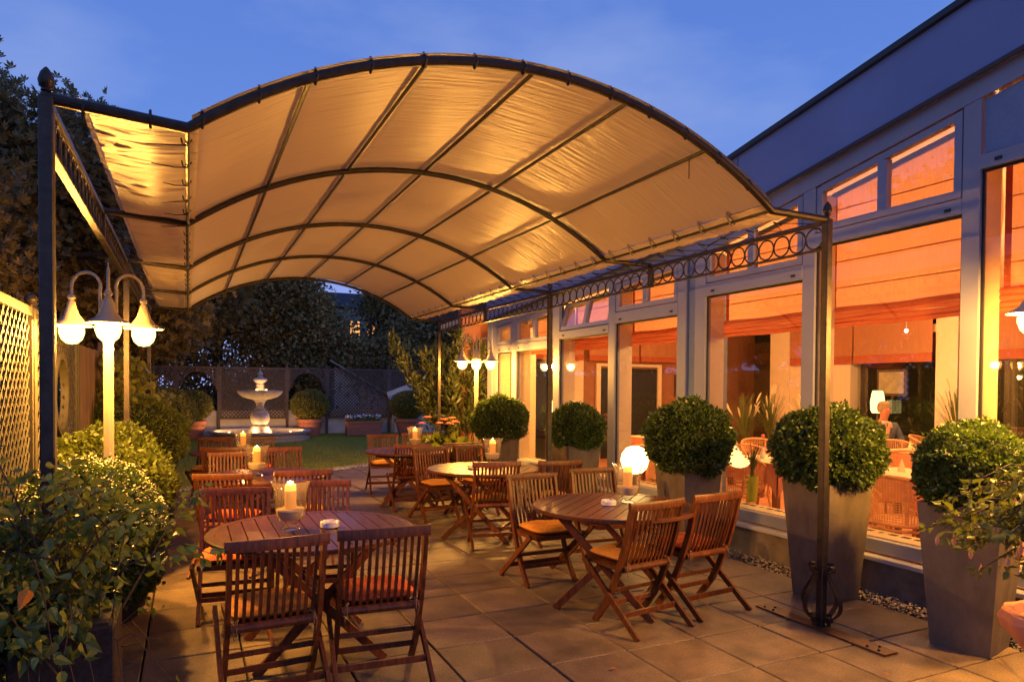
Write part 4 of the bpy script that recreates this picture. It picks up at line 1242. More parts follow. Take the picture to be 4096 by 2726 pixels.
# ------------------------------------------------------------------ back lattice fence and wall
YB = 24.0
wall = MB(); wall.box((4, YB + .18, .40), (14, .18, .80)); part('garden_wall', wall, 'gardenwall', None, label='low pale rendered wall behind the lattice fence at the end of the garden', cat='wall')
bf = thing('lattice_fence', 'dark diagonal lattice fence with arched openings behind the fountain', 'fence', (0, YB, 0))
PX = [-1.0, -.34, .89, 3.0, 4.3, 6.47, 8.6]
for x in PX:
    p = part('post', MB().box((x, 0, 1.14), (.085, .07, 2.28), .004), 'backlattice', bf)
    part('finial', MB().lathe([(.02, 2.28), (.038, 2.31), (.02, 2.34), (.001, 2.35)], 8, (x, 0, 0)), 'backlattice', p)
for i in range(6):
    x0, x1 = PX[i] + .045, PX[i + 1] - .045; arched = i in (1, 3); zt = 2.18
    cx_ = (x0 + x1) / 2; ra = (x1 - x0) / 2 - .10; zc_ = 2.08 - ra
    hf = (lambda y, z: z < zc_ or (y - cx_) ** 2 + (z - zc_) ** 2 < ra ** 2) if arched else None
    z0 = zc_ - .12 if arched else .56
    b = MB()
    for (a, c, s_) in lattice_segments(x0 + .02, x1 - .02, z0, zt, .115, hf, 1.0):
        b.bar((a[0], .006 * s_, a[1]), (c[0], .006 * s_, c[1]), .016, .030, side=(0, 1, 0))
    part('lattice', b, 'backlattice', bf, kind='stuff')
    fr = MB(); fr.box((cx_, 0, zt + .02), (x1 - x0, .05, .05)); fr.box((x0 + .02, 0, (z0 + zt) / 2), (.04, .04, zt - z0)); fr.box((x1 - .02, 0, (z0 + zt) / 2), (.04, .04, zt - z0))
    if not arched: fr.box((cx_, 0, z0), (x1 - x0, .05, .06))
    else:
        fr.tube([(cx_ + (ra + .02) * math.cos(a), 0, zc_ + (ra + .02) * math.sin(a)) for a in [PI * k / 16 for k in range(17)]], .04, 4)
        fr.box((cx_, -.02, 2.12), (.10, .06, .12))
    part('panel_frame', fr, 'backlattice', bf)

# ------------------------------------------------------------------ fountain
FX, FY = 1.97, 22.0
ft = thing('fountain', 'pale stone tiered fountain with bowl and round pool on the lawn', 'fountain', (FX, FY, 0))
part('basin', MB().lathe([(1.42, -.03), (1.45, .06), (1.34, .10), (1.30, .16), (1.42, .21), (1.48, .245), (1.47, .275), (1.40, .285), (1.28, .27), (1.24, .20), (1.22, .06), (.001, .05)], 56), 'fstone', ft)
part('water', MB().lathe([(1.235, .18), (.001, .1801)], 40), 'water', ft)
part('pedestal', MB().lathe([(.36, .05), (.35, .13), (.32, .30), (.27, .36), (.26, .40), (.20, .43)], 20), 'fstone', ft)
part('sphere', MB().lathe([(.15, .425), (.22, .47), (.265, .55), (.28, .65), (.26, .76), (.20, .85), (.14, .885), (.17, .90), (.17, .915), (.13, .93), (.105, 1.0), (.12, 1.09), (.17, 1.16), (.22, 1.19), (.22, 1.205), (.12, 1.22)], 26), 'fstone', ft)
part('bowl', MB().lathe([(.10, 1.19), (.30, 1.215), (.50, 1.28), (.61, 1.37), (.645, 1.42), (.66, 1.445), (.66, 1.475), (.60, 1.48), (.54, 1.42), (.35, 1.33), (.001, 1.31)], 34), 'fstone', ft)
part('spout_column', MB().lathe([(.13, 1.32), (.13, 1.50), (.10, 1.53), (.14, 1.56), (.09, 1.60), (.13, 1.64), (.09, 1.68), (.14, 1.72), (.20, 1.77), (.21, 1.81), (.20, 1.83), (.10, 1.87), (.06, 1.92), (.09, 1.96), (.05, 2.03), (.02, 2.07), (.015, 2.13), (.001, 2.14)], 20), 'fstone', ft)
for k, (a, r_, z, p_) in enumerate(((-PI / 2 - .6, .42, .235, 14), (-PI / 2 + .7, .42, .235, 14), (-PI / 2 - .4, .30, 1.50, 5), (-PI / 2 + .5, .30, 1.50, 5), (PI * .9, .9, .22, 32), (.1, .9, .22, 32))):
    x, y = r_ * math.cos(a), r_ * math.sin(a)
    b = part('pool_light', MB().lathe([(.03, -.02), (.035, 0), (.025, .015), (.001, .018)], 10, (x, y, z)), 'globe_soft', ft)
    point(ft, (x, y, z + .05), p_, (1, .50, .17), .04)

# white flowers in terracotta trough
t = thing('flower_trough', 'rectangular terracotta trough of small white flowers at the far wall', 'planter', (5.25, 22.6, 0))
b = MB(); b.box((0, 0, .24), (1.15, .40, .46), .02); b.box((0, 0, .45), (1.22, .46, .07), .01); part('trough', b, 'terracotta', t)
rs = np.random.default_rng(8); n = 900; P = np.stack([rs.uniform(-.56, .56, n), rs.uniform(-.2, .2, n), .50 + rs.random(n) * .12], 1)
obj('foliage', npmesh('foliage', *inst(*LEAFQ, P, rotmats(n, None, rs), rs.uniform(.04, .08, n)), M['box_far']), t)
n = 150; P = np.stack([rs.uniform(-.58, .58, n), rs.uniform(-.22, .2, n), .56 + rs.random(n) * .12], 1)
pv = [(0, 0, 0), (1, 0, .2), (.5, .87, .2), (-.5, .87, .2), (-1, 0, .2), (-.5, -.87, .2), (.5, -.87, .2)]
obj('flower', npmesh('flower', *inst(pv, [(0, i, i % 6 + 1) for i in range(1, 7)], P, rotmats(n, 1.2, rs), rs.uniform(.025, .045, n)), M['whitepetal']), t, kind='stuff')

# gerberas
t = thing('gerbera_pot', 'potted pink gerbera daisies with lush leaves beside the far pergola post', 'potted plant', (3.62, 10.2, 0))
part('pot', pot_mesh(.26, .42), 'terracotta', t)
n = 700; a = rs.uniform(0, 2 * PI, n); r_ = rs.uniform(.05, .50, n); P = np.stack([r_ * np.cos(a), r_ * np.sin(a), .42 + .42 * rs.random(n) * (1 - r_)], 1)
D = np.stack([np.cos(a), np.sin(a), np.full(n, .45)], 1)
obj('foliage', npmesh('foliage', *inst(*LEAF6T, P, align(D, .45, rs), rs.uniform(.12, .22, n)), M['broadleaf'], True), t)
for k, (dx, dy, hz) in enumerate([(-.50, -.02, .98), (-.24, .05, 1.14), (-.10, -.1, 1.05), (.02, .02, 1.10), (.08, -.08, 1.04), (.16, .03, 1.12), (-.32, .1, 1.04), (.24, .1, 1.06)]):
    part('flower_stem', MB().tube([(dx * .2, dy * .2, .5), (dx * .6, dy * .6, .8), (dx, dy, hz)], .005, 5), 'broadleaf', t)
    fl = MB()
    for ring_, (rr, zz) in enumerate(((.078, .0), (.055, .016))):
        for j in range(16):
            an = 2 * PI * j / 16 + ring_ * .2; c_, s_ = math.cos(an), math.sin(an)
            fl.add([(dx + .01 * c_, dy + .01 * s_, hz + zz * .5), (dx + rr * .7 * c_ - .008 * s_, dy + rr * .7 * s_ + .008 * c_, hz + zz), (dx + rr * c_, dy + rr * s_, hz + zz - .004), (dx + rr * .7 * c_ + .008 * s_, dy + rr * .7 * s_ - .008 * c_, hz + zz)], [(0, 1, 2, 3)])
    b = part('flower_head', fl, 'gerbera', t); b.rotation_euler = (0, 0, 0)
    part('flower_centre', MB().lathe([(.014, 0), (.012, .01), (.001, .014)], 8, (dx, dy, hz + .004)), 'gerberay', b)

# oleander at the far end of the facade
t = thing('oleander_bush', 'tall loose oleander with narrow leaves behind the far lamppost', 'shrub', (5.0, 13.2, 0))
rs = np.random.default_rng(15); Vs = []
stm = MB()
for k in range(46):
    a = rs.uniform(0, 2 * PI); ln = rs.uniform(1.6, 3.0); sp_ = rs.uniform(.15, .62)
    p0 = Vector((.25 * math.cos(a), .25 * math.sin(a), .2)); p2 = Vector((ln * sp_ * math.cos(a), ln * sp_ * math.sin(a) * .8, ln * (1 - .3 * sp_)))
    p1 = (p0 + p2) / 2 + Vector((0, 0, .2)); stm.tube([p0, p1, p2], [.012, .008, .004], 4, cap=False)
    m_ = 190; tt = rs.uniform(.25, 1.03, m_)[:, None]
    q = (1 - tt) ** 2 * np.array(p0) + 2 * tt * (1 - tt) * np.array(p1) + tt ** 2 * np.array(p2) + rs.normal(size=(m_, 3)) * .05
    d_ = np.tile(np.array((p2 - p0).normalized()), (m_, 1)) + rs.normal(size=(m_, 3)) * .55
    tv_ = np.array(LEAFQ[0]) * np.array([.42, 1, 1])
    Vs.append(inst(tv_, LEAFQ[1], q, align(d_, .2, rs), rs.uniform(.11, .19, m_)))
obj('foliage', npmesh('foliage', *join(Vs), M['oleander']), t)
part('stem', stm, 'bark', t)

# ------------------------------------------------------------------ foreground shrub at the left
HEART = ([(0, 0, 0), (.20, .05, .07), (.36, .28, .14), (.27, .66, .06), (0, 1.22, -.24), (-.27, .66, .06), (-.36, .28, .14), (-.20, .05, .07), (0, .25, -.02), (0, .62, -.05)],
         [(0, 1, 8), (1, 2, 8), (2, 9, 8), (2, 3, 9), (3, 4, 9), (0, 8, 7), (7, 8, 6), (6, 8, 9), (6, 9, 5), (5, 9, 4)])
t = thing('leafy_shrub', 'large loose leafy shrub spilling over a dark square planter in the left foreground', 'shrub', (-.40, 2.95, 0))
part('planter', MB().box((.0, .02, .37), (.32, .32, .74), .006), 'darkplanter', t)
part('soil', MB().box((.0, .02, .742), (.28, .26, .008)), 'soil', t)
rs = np.random.default_rng(23); tw = MB(); LP = []; LD = []
for k in range(230):
    a = rs.uniform(0, 2 * PI); ln = rs.uniform(.22, .52)
    org = Vector((-.20 + rs.normal() * .15, rs.normal() * .09, .82 + rs.uniform(-.25, .22)))
    d_ = Vector((math.cos(a) * .70, math.sin(a) * .7, rs.uniform(-.35, 1.5)))
    if rs.random() < .25: d_.z = -.5
    p1 = org + d_ * ln * .55; p2 = org + d_ * ln + Vector((0, 0, -.16 * ln - .05))
    p2.x += rs.normal() * .04
    tw.tube([org, p1, p2], [.0035, .0025, .0012], 5, cap=False)
    for j in range(22):
        tt = .2 + .83 * j / 22
        q = (1 - tt) ** 2 * org + 2 * tt * (1 - tt) * p1 + tt ** 2 * p2
        LP.append(q + Vector(rs.normal(size=3) * .018)); dd = (p2 - p1).normalized() + Vector(rs.normal(size=3) * .7); dd.z -= .95; LD.append(dd.normalized())
part('twig', tw, 'twig', t)
LP = np.array([tuple(p) for p in LP]); LD = np.array([tuple(p) for p in LD]); n = len(LP)
keep = ~((LP[:, 2] < .68) & (LP[:, 0] > -.20) & (LP[:, 0] < .34)); LP, LD = LP[keep], LD[keep]; n = len(LP)
RM = align(LD, .15, rs); SC = rs.uniform(.028, .050, n)
order = np.argsort(LP[:, 1] - .45 * LP[:, 0] - .3 * (SC - .04) * 20); single = order[:285]; rest = order[285:]
obj('foliage', npmesh('foliage', *inst(*HEART, LP[rest], RM[rest], SC[rest]), M['shrub'], True), t, kind='stuff')
hm = MB(); hm.add(*HEART); hme = hm.mesh('leaf', M['shrub_obj'])
for i in single:
    o = obj('leaf', hme, t); mm_ = Matrix(RM[i].tolist()).to_4x4(); o.matrix_basis = Matrix.Translation(LP[i].tolist()) @ mm_ @ Matrix.Scale(float(SC[i]), 4)
yl = MB(); yl.add(*HEART); o = obj('leaf', yl.mesh('leaf', M['yleaf']), t, label='single bright orange autumn leaf')
o.location = (-.03, -.50, .99); o.scale = (.058, .050, .05); o.rotation_euler = (R(-88), R(24), R(10))

# long bare branched shrub left bottom
# ------------------------------------------------------------------ fuchsia at the right edge
t = thing('fuchsia_plant', 'pink flowered fuchsia in a terracotta bowl cut off by the right edge', 'potted plant', (3.95, 1.88, 0))
part('pot', MB().lathe([(.10, 0), (.11, .03), (.08, .10), (.12, .20), (.22, .34), (.27, .40), (.285, .45), (.27, .485), (.225, .49), (.20, .45), (.001, .44)], 72, f=lambda a, i: 1 + (.03 * math.sin(12 * a) if 4 < i < 8 else 0)), 'terracotta', t)
tw = MB(); tw.tube([(0, 0, .44), (.02, .01, .8), (0, 0, 1.10)], .012, 6); LP = []; LD = []; FP = []
rs = np.random.default_rng(31)
for k in range(52):
    a = rs.uniform(R(85), R(215)) if k < 40 else rs.uniform(0, 6.28); ln = rs.uniform(.28, .62); z0 = rs.uniform(.82, 1.22)
    org = Vector((0, 0, z0)); d_ = Vector((math.cos(a), math.sin(a), rs.uniform(-.15, .35)))
    p1 = org + d_ * ln * .6; p2 = org + d_ * ln + Vector((0, 0, -.12))
    tw.tube([org, p1, p2], [.005, .004, .002], 5, cap=False)
    for j in range(24):
        tt = .25 + .78 * j / 24; q = (1 - tt) ** 2 * org + 2 * tt * (1 - tt) * p1 + tt ** 2 * p2
        LP.append(q + Vector(rs.normal(size=3) * .02)); dd = Vector(rs.normal(size=3) * .8) + (p2 - p1).normalized() * .8; dd.z -= .2; LD.append(dd.normalized())
    if rs.random() < .45: FP.append(org + (p2 - org) * rs.uniform(.5, 1.0) + Vector((rs.normal() * .03, rs.normal() * .03, -.07 + rs.normal() * .02)))
part('twig', tw, 'twig', t)
LP = np.array([tuple(p) for p in LP]); LD = np.array([tuple(p) for p in LD])
obj('foliage', npmesh('foliage', *inst(*HEART, LP, align(LD, .2, rs), rs.uniform(.028, .052, len(LP))), M['broadleaf'], True), t)
fme = MB().lathe([(.001, .03), (.003, .02), (.009, .006), (.012, -.008), (.009, -.02), (.002, -.034)], 8).mesh('flower', M['flowerw'])
for p in FP: obj('flower', fme, t, loc=p)
part('power_cable', MB().tube([(.60, .48, .78), (.52, .44, .55), (.36, .36, .30), (.24, .26, .12), (.2, .2, .01)], .006, 6), 'blackcord', t)

# ------------------------------------------------------------------ trees
def tree(name, label, loc, blobs, n, leaf, m, seed, clump=.28, h=6, trunk=.16, palmate=False, per=26, group=None, droop=.4):
    t = thing(name, label, 'tree', loc, 0, group)
    P, D = crown_pts(blobs, n, clump, seed, per); rs_ = np.random.default_rng(seed)
    if palmate:
        V = []; ax = align(D * .6 + np.array([0, 0, .5]), .5, rs_)
        s_ = rs_.uniform(.7, 1.3, n) * leaf; tv_ = np.array([(0, 0, 0), (.16, .6, .04), (0, 1, -.12), (-.16, .6, .04)])
        for j in range(5):
            an = (j - 2) * .62; c_, q = math.cos(an), math.sin(an)
            rm = np.array([[c_, 0, q], [0, 1, 0], [-q, 0, c_]]) if False else np.array([[c_, -q, 0], [q, c_, 0], [0, 0, 1]])
            tvj = tv_ @ rm.T
            V.append(inst(tvj, LEAFQ[1], P, ax, s_ * (1 - .12 * abs(j - 2))))
        me = npmesh('crown', *join(V), M[m])
    else:
        me = npmesh('crown', *inst(*LEAFQ, P, align(D + np.array([0, 0, -droop]), .9, rs_), rs_.uniform(.6, 1.4, n) * leaf), M[m])
    obj('crown', me, t)
    tk = MB(); tk.tube([(0, 0, -.1), (.05, .02, h * .3), (-.03, .05, h * .6), (0, 0, h * .9)], [trunk, trunk * .8, trunk * .55, trunk * .2], 9)
    part('trunk', tk, 'bark', t)
    lb = MB(); rr = random.Random(seed)
    for b in blobs:
        for k in range(3):
            z0 = h * rr.uniform(.3, .7)
            e_ = Vector((b[0] + rr.uniform(-.6, .6) * b[3], b[1] + rr.uniform(-.6, .6) * b[4], b[2] + rr.uniform(-.3, .6) * b[5]))
            lb.tube([(0, 0, z0), (e_.x * .5, e_.y * .5, (z0 + e_.z) / 2 + .2), e_], [trunk * .4, trunk * .25, .015], 6, cap=False)
    part('limb', lb, 'bark', t)
    return t


gL = 'chestnut trees beyond the left fence'
tree('chestnut_tree', 'tall dark chestnut reaching highest at the left edge behind the fence', (-3.2, 8.5, 0), [(0, 0, 4.1, 1.3, 1.6, 1.9), (-1.2, -.8, 4.6, 1.4, 1.4, 1.8), (.3, 1.2, 3.2, 1.1, 1.4, 1.5), (-.5, -1.8, 3.3, 1.1, 1.2, 1.6)], 26000, .095, 'chestnut', 61, .20, 5, .2, True, 22, gL)
tree('chestnut_tree', 'broad chestnut behind the left front pergola post', (-3.4, 13, 0), [(0, 0, 4.7, 1.6, 1.8, 1.9), (1.6, .1, 4.55, 1.15, 1.6, 1.55), (2.75, .3, 4.55, .85, 1.5, 1.25), (.2, -1.2, 3.3, 1.6, 1.5, 1.3), (.8, 1.6, 3.2, 1.4, 1.5, 1.2), (3.2, -1.2, 3.45, .75, 1.0, .45)], 32000, .105, 'chestnut', 62, .20, 5.5, .22, True, 22, gL)
tree('chestnut_tree', 'chestnut overhanging the fence with leaves lit orange by the left lamps', (-2.6, 16.5, 0), [(0, 0, 4.6, 1.7, 2.0, 1.6), (1.5, -.4, 3.6, 1.3, 1.6, 1.2), (1.7, 1.8, 3.3, 1.3, 1.6, 1.1), (.6, 1.0, 2.7, 1.2, 1.6, .7)], 26000, .12, 'chestnut', 63, .22, 5, .22, True, 22, gL)
tree('chestnut_tree', 'chestnut filling the corner above the end of the left fence', (-2.2, 22.5, 0), [(0, 0, 4.6, 2.1, 2.2, 2.4), (1.8, .6, 4.6, 1.9, 1.8, 1.7)], 22000, .15, 'chestnut', 64, .28, 6, .24, True, 22, gL)
gB = 'dense trees behind the lattice fence'
tree('garden_tree', 'dense dark evergreen behind the lattice left of the fountain', (1.0, 27.5, 0), [(0, 0, 3.6, 2.2, 1.6, 3.3), (1.2, .3, 5.2, 1.9, 1.4, 2.2), (-1.5, 0, 5.0, 1.8, 1.4, 2.4)], 30000, .17, 'tree', 71, .30, 7, .2, group=gB)
tree('garden_tree', 'tall grey green tree directly behind the fountain', (3.9, 27.8, 0), [(0, 0, 3.0, 1.9, 1.4, 2.6), (-.4, .2, 4.9, 1.5, 1.2, 1.5), (.9, 0, 2.4, 1.6, 1.3, 1.9)], 30000, .16, 'tree2', 72, .28, 6, .18, group=gB)
tree('garden_tree', 'low rounded tree below the lit house windows', (6.6, 27.2, 0), [(0, 0, 2.1, 1.9, 1.4, 1.4), (.8, .1, 2.6, 1.1, 1.1, .8), (-.9, 0, 1.8, 1.4, 1.2, 1.4)], 26000, .15, 'tree2', 73, .26, 5, .16, group=gB)
tree('garden_tree', 'tree with dark upper branches in front of the sky gap', (7.6, 29.8, 0), [(.9, 0, 5.1, 1.5, 1.3, 1.9), (2.3, .1, 4.4, 1.5, 1.2, 1.6), (0, 0, 6.9, 1.0, 1.0, .6)], 13000, .19, 'tree', 74, .34, 7, .15, per=18, group=gB)
tree('garden_tree', 'grey green bushy tree left of the oleander', (9.0, 27.0, 0), [(0, 0, 2.8, 1.9, 1.5, 2.2), (1.4, .2, 3.6, 1.7, 1.4, 1.6), (-1.2, -.1, 2.2, 1.3, 1.2, 1.6)], 26000, .16, 'tree2', 75, .28, 5, .17, group=gB)
tree('garden_tree', 'dark tree behind the far end of the glass front', (11.8, 24.8, 0), [(0, 0, 3.1, 2.2, 1.8, 2.9), (1.9, 0, 3.3, 2.0, 1.8, 2.6), (-1.6, .5, 2.6, 1.4, 1.2, 1.8)], 24000, .18, 'tree', 76, .32, 5, .2, group=gB)
tree('garden_tree', 'dark tree rising behind the farthest left corner', (-3.0, 28.5, 0), [(0, 0, 4.2, 2.4, 1.8, 3.6), (2.0, .4, 5.8, 1.8, 1.4, 2.0)], 18000, .20, 'tree', 77, .34, 6, .2, group=gB)

# neighbouring buildings
hs = thing('neighbour_house', 'pale neighbouring house with lit windows behind the trees', 'house', (0, 37, 0))
part('wall', MB().box((8.5, 3, 2.9), (8.5, 6, 5.8)), 'house', hs)
part('roof', MB().add([(3.9, -.5, 5.8), (13.1, -.5, 5.8), (13.1, 6.5, 5.8), (3.9, 6.5, 5.8), (5.6, 3, 7.0), (11.2, 3, 7.0)], [(0, 1, 5, 4), (1, 2, 5), (2, 3, 4, 5), (3, 0, 4), (3, 2, 1, 0)]), 'houseroof', hs)
for x, z, lit in ((5.35, 4.9, 0), (6.35, 4.9, 0), (8.1, 4.6, 1), (9.0, 4.6, 1), (5.35, 2.9, 0), (8.1, 2.6, 0), (10.6, 4.6, 1)):
    w_ = part('window', MB().box((x, -.03, z), (.62, .06, 1.15), .01), 'lampwhite', hs)
    part('pane', MB().box((x, -.07, z), (.48, .02, 1.0)), 'litwin' if lit else 'panel', w_)
    part('glazing_bar', MB().box((x, -.085, z), (.03, .02, 1.0)), 'lampwhite', w_)
sh = thing('neighbour_gable', 'grey neighbouring gable with sloping roof edge seen through the lattice', 'building', (0, 26.0, 0))
part('wall', MB().add([(4.95, 0, 0), (7.2, 0, 0), (7.2, 0, 1.05), (4.95, 0, 2.35), (4.95, 1, 0), (7.2, 1, 0), (7.2, 1, 1.05), (4.95, 1, 2.35)], [(0, 1, 2, 3), (7, 6, 5, 4), (3, 2, 6, 7), (0, 3, 7, 4), (1, 5, 6, 2)]), 'gardenwall', sh)
part('roof', MB().bar((4.75, .4, 2.52), (7.3, .4, 1.05), .09, 1.3, side=(0, 0, 1)), 'houseroof', sh)
part('gutter', MB().bar((4.72, -.28, 2.58), (7.3, -.28, 1.10), .05, .05, side=(0, 0, 1)), 'lampwhite', sh)
mr = thing('metal_roof', 'blue grey sloping metal roof beside the oleander', 'roof', (-.15, 23.45, 0))
part('sheet', MB().add([(6.55, 0, 1.06), (8.6, 0, 1.62), (8.7, .42, 1.95), (6.6, .42, 1.30), (6.55, 0, 1.02), (8.6, 0, 1.58), (8.7, .42, 1.91), (6.6, .42, 1.26)], [(0, 1, 2, 3), (7, 6, 5, 4), (0, 4, 5, 1), (1, 5, 6, 2), (2, 6, 7, 3), (3, 7, 4, 0)]), 'metalroof', mr)
part('wall', MB().box((7.7, .22, .5), (2.0, .36, 1.0)), 'gardenwall', mr)
part('parapet', MB().bar((6.55, .44, 1.30), (8.6, .44, 2.05), .08, .26, side=(0, 1, 0)), 'gardenwall', mr)

# ------------------------------------------------------------------ dining room furniture
def rattan(label, loc, rz):
    t = thing('rattan_chair', label, 'chair', loc, rz, 'rattan armchairs in the dining room')
    rad = .29
    rim = []
    for i in range(21):
        a = R(-120) + R(240) * i / 20; zz = .82 - .24 * (abs(i - 10) / 10) ** 2.2
        rim.append((rad * math.sin(a) * 1.05, -rad * math.cos(a), zz))
    part('rim', MB().tube(rim, .017, 7), 'rattan', t)
    lo = [(.26 * math.sin(a), -.26 * math.cos(a), .40) for a in [2 * PI * k / 24 for k in range(24)]]
    part('seat_ring', MB().tube(lo, .018, 7, closed=True), 'rattan', t)
    part('seat_ring', MB().tube([(x, y, .355) for x, y, z in lo], .014, 6, closed=True), 'rattan', t)
    part('seat', MB().lathe([(.001, .405), (.25, .405), (.25, .42), (.2, .43), (.001, .43)], 20), 'rattan', t)
    wv = MB()

    def pt(u, v):
        a = R(-112) + R(224) * u; top = .81 - .22 * abs(2 * u - 1) ** 2.2; z = .41 + (top - .41) * v
        k = 1 - .10 * (1 - v); return (rad * math.sin(a) * 1.04 * k, -rad * math.cos(a) * k, z)
    for i in range(0, 47):
        u = i / 46; wv.strip([pt(u, v / 4) for v in range(5)], .0055, .002, (math.cos(R(-112) + R(224) * u), math.sin(R(-112) + R(224) * u), 0))
    for j in range(1, 20):
        wv.strip([pt(i / 22, j / 20) for i in range(23)], .0055, .002, (0, 0, 1))
    part('cane_weave', wv, 'rattan', t)
    for u in (.14, .36, .64, .86): part('back_strut', MB().tube([pt(u, 0), pt(u, .5), pt(u, 1)], .010, 6), 'rattan', t)
    for a in (40, 140, 220, 320):
        c_, s_ = math.cos(R(a)), math.sin(R(a)); part('leg', MB().tube([(.22 * c_, .22 * s_, .38), (.20 * c_, .20 * s_, .2), (.25 * c_, .25 * s_, .0)], .015, 6), 'rattan', t)
    return t


rc = [(5.78, 6.05, -68, 'rattan armchair by the glass right of the third planter'), (6.75, 6.85, 170, 'rattan armchair across the cream table behind the glass'), (7.7, 7.6, 160, 'rattan armchair behind the first cream table, farther in'),
      (6.10, 5.22, -15, 'rattan armchair right of the orange tablecloth'), (5.74, 4.02, -80, 'rattan armchair close to the glass between the two big planters'), (9.4, 6.65, 150, 'rattan armchair with round back in the middle of the room'),
      (8.3, 5.7, -60, 'rattan armchair at the middle table turned sideways'), (11.0, 7.25, 200, 'rattan armchair near the seated man'), (7.0, 5.2, 200, 'rattan armchair partly hidden by the second planter'),
      (9.6, 4.9, 150, 'rattan armchair at the right of the room near the grasses'), (10.2, 5.8, 120, 'rattan armchair right of the room behind the box ball'), (5.72, 7.25, -80, 'rattan armchair behind the glowing globe lamp'), (6.6, 8.4, 200, 'rattan armchair behind the fourth planter')]
r0_ = rattan(rc[0][3], (rc[0][0], rc[0][1], .04), R(rc[0][2]))
for x, y, a, lab in rc[1:]: dup(r0_, (x, y, .04), R(a), lab)


def dtable(label, loc, w=.85):
    t = thing('dining_table', label, 'table', loc, 0, 'tables in the dining room')
    part('tabletop', MB().box((0, 0, .71), (w, w, .03)), 'woodleg', t)
    for a in (-1, 1):
        for b in (-1, 1): part('leg', MB().box((a * (w / 2 - .06), b * (w / 2 - .06), .36), (.05, .05, .68)), 'woodleg', t)
    c = thing('tablecloth', 'cream and orange tablecloth on the ' + label, 'tablecloth', loc, 0, 'tablecloths in the dining room')
    part('top_cloth', MB().box((0, 0, .735), (w + .06, w + .06, .012), .004), 'cloth_cream', c)
    d_ = MB(); s2 = w / 2 + .045
    for k in range(4):
        c_, s_ = math.cos(k * PI / 2), math.sin(k * PI / 2)
        d_.grid(lambda u, v: ((s2 + .012 * math.sin(u * 14) * (1 - v)) * c_ - (u - .5) * 2 * s2 * s_ * .98, (s2 + .012 * math.sin(u * 14) * (1 - v)) * s_ + (u - .5) * 2 * s2 * c_ * .98, .52 + .208 * v - (.16 * (abs(2 * u - 1) ** 6) * (1 - v))), 20, 3)
    part('drape', d_, 'cloth_orange', c)


dtable('table by the glass behind the third planter', (6.35, 6.05, .04)); dtable('table close to the glass between the big planters', (6.45, 4.45, .04)); dtable('table in the middle of the dining room', (9.1, 6.0, .04))
dtable('table of the seated man', (9.45, 7.9, .04)); dtable('table at the right of the dining room', (10.2, 5.0, .04)); dtable('table behind the fourth planter', (6.4, 7.9, .04)); dtable('table farthest left in the room', (7.4, 9.6, .04))
t = thing('bud_vase', 'small white vase on the first dining table', 'vase', (6.20, 6.12, .782)); part('vase', MB().lathe([(.02, 0), (.035, .03), (.03, .07), (.012, .11), (.018, .14), (.015, .14)], 14), 'ceramic', t)
part('rose_stem', MB().tube([(0, 0, .1), (.01, 0, .25)], .003, 5), 'broadleaf', t); part('rose', MB().lathe([(.001, .24), (.02, .255), (.022, .275), (.012, .29), (.001, .288)], 10), 'gerbera', t)
t = thing('sugar_bowl', 'small white lidded bowl beside the vase on the first dining table', 'bowl', (6.24, 5.98, .782)); part('bowl', MB().lathe([(.025, 0), (.042, .02), (.04, .05), (.02, .07), (.006, .075), (.008, .09), (.001, .092)], 14), 'ceramic', t)


def grass_pot(label, loc, h, m='pot_dark', pr=.13, seed=1, plumes=True, n=130):
    t = thing('ornamental_grass', label, 'potted plant', loc, 0, 'potted ornamental grasses in the dining room')
    part('pot', MB().lathe([(pr * .8, 0), (pr, .26), (pr * .96, .27), (pr * .9, .26), (.001, .24)], 18), m, t)
    rs_ = np.random.default_rng(seed); b = MB(); pm = MB()
    for k in range(n):
        a = rs_.uniform(0, 2 * PI); l_ = h * rs_.uniform(.5, 1); sp_ = rs_.uniform(.05, .42)
        pts = [(.3 * pr * math.cos(a), .3 * pr * math.sin(a), .25)] + [(math.cos(a) * sp_ * q ** 1.8 * h * .7, math.sin(a) * sp_ * q ** 1.8 * h * .7, .25 + (l_) * (q - .18 * sp_ * q ** 3)) for q in (.35, .7, 1)]
        b.strip(pts, .007, .002, (-math.sin(a), math.cos(a), 0))
        if plumes and k % 16 == 0:
            e_ = Vector(pts[-1]); f_ = Vector(pts[-2]); d_ = (e_ - f_).normalized()
            pm.tube([e_ - d_ * .02, e_ + d_ * .05, e_ + d_ * .14 + Vector((0, 0, -.01)), e_ + d_ * .22 + Vector((0, 0, -.04))], [.004, .016, .014, .002], 6)
    part('blade', b, 'reed', t, kind='stuff')
    if plumes: part('plume', pm, 'plume', t)


grass_pot('tall plumed grass left of the window column above the rattan chairs', (9.6, 9.3, .3), 1.05, seed=2)
grass_pot('plumed grass with feathery heads beside the curtain cord', (8.6, 8.9, .3), 1.05, seed=3)
grass_pot('plumed grass behind the right hand box ball', (10.2, 6.3, .3), 1.15, seed=4)
grass_pot('bulrush like grass behind the third box ball', (9.0, 7.9, .3), 1.0, seed=5)
grass_pot('spiky plant in a lime green pot between planter and rattan chair', (5.35, 5.42, .43), .38, 'pot_green', .06, 6, False, 40)

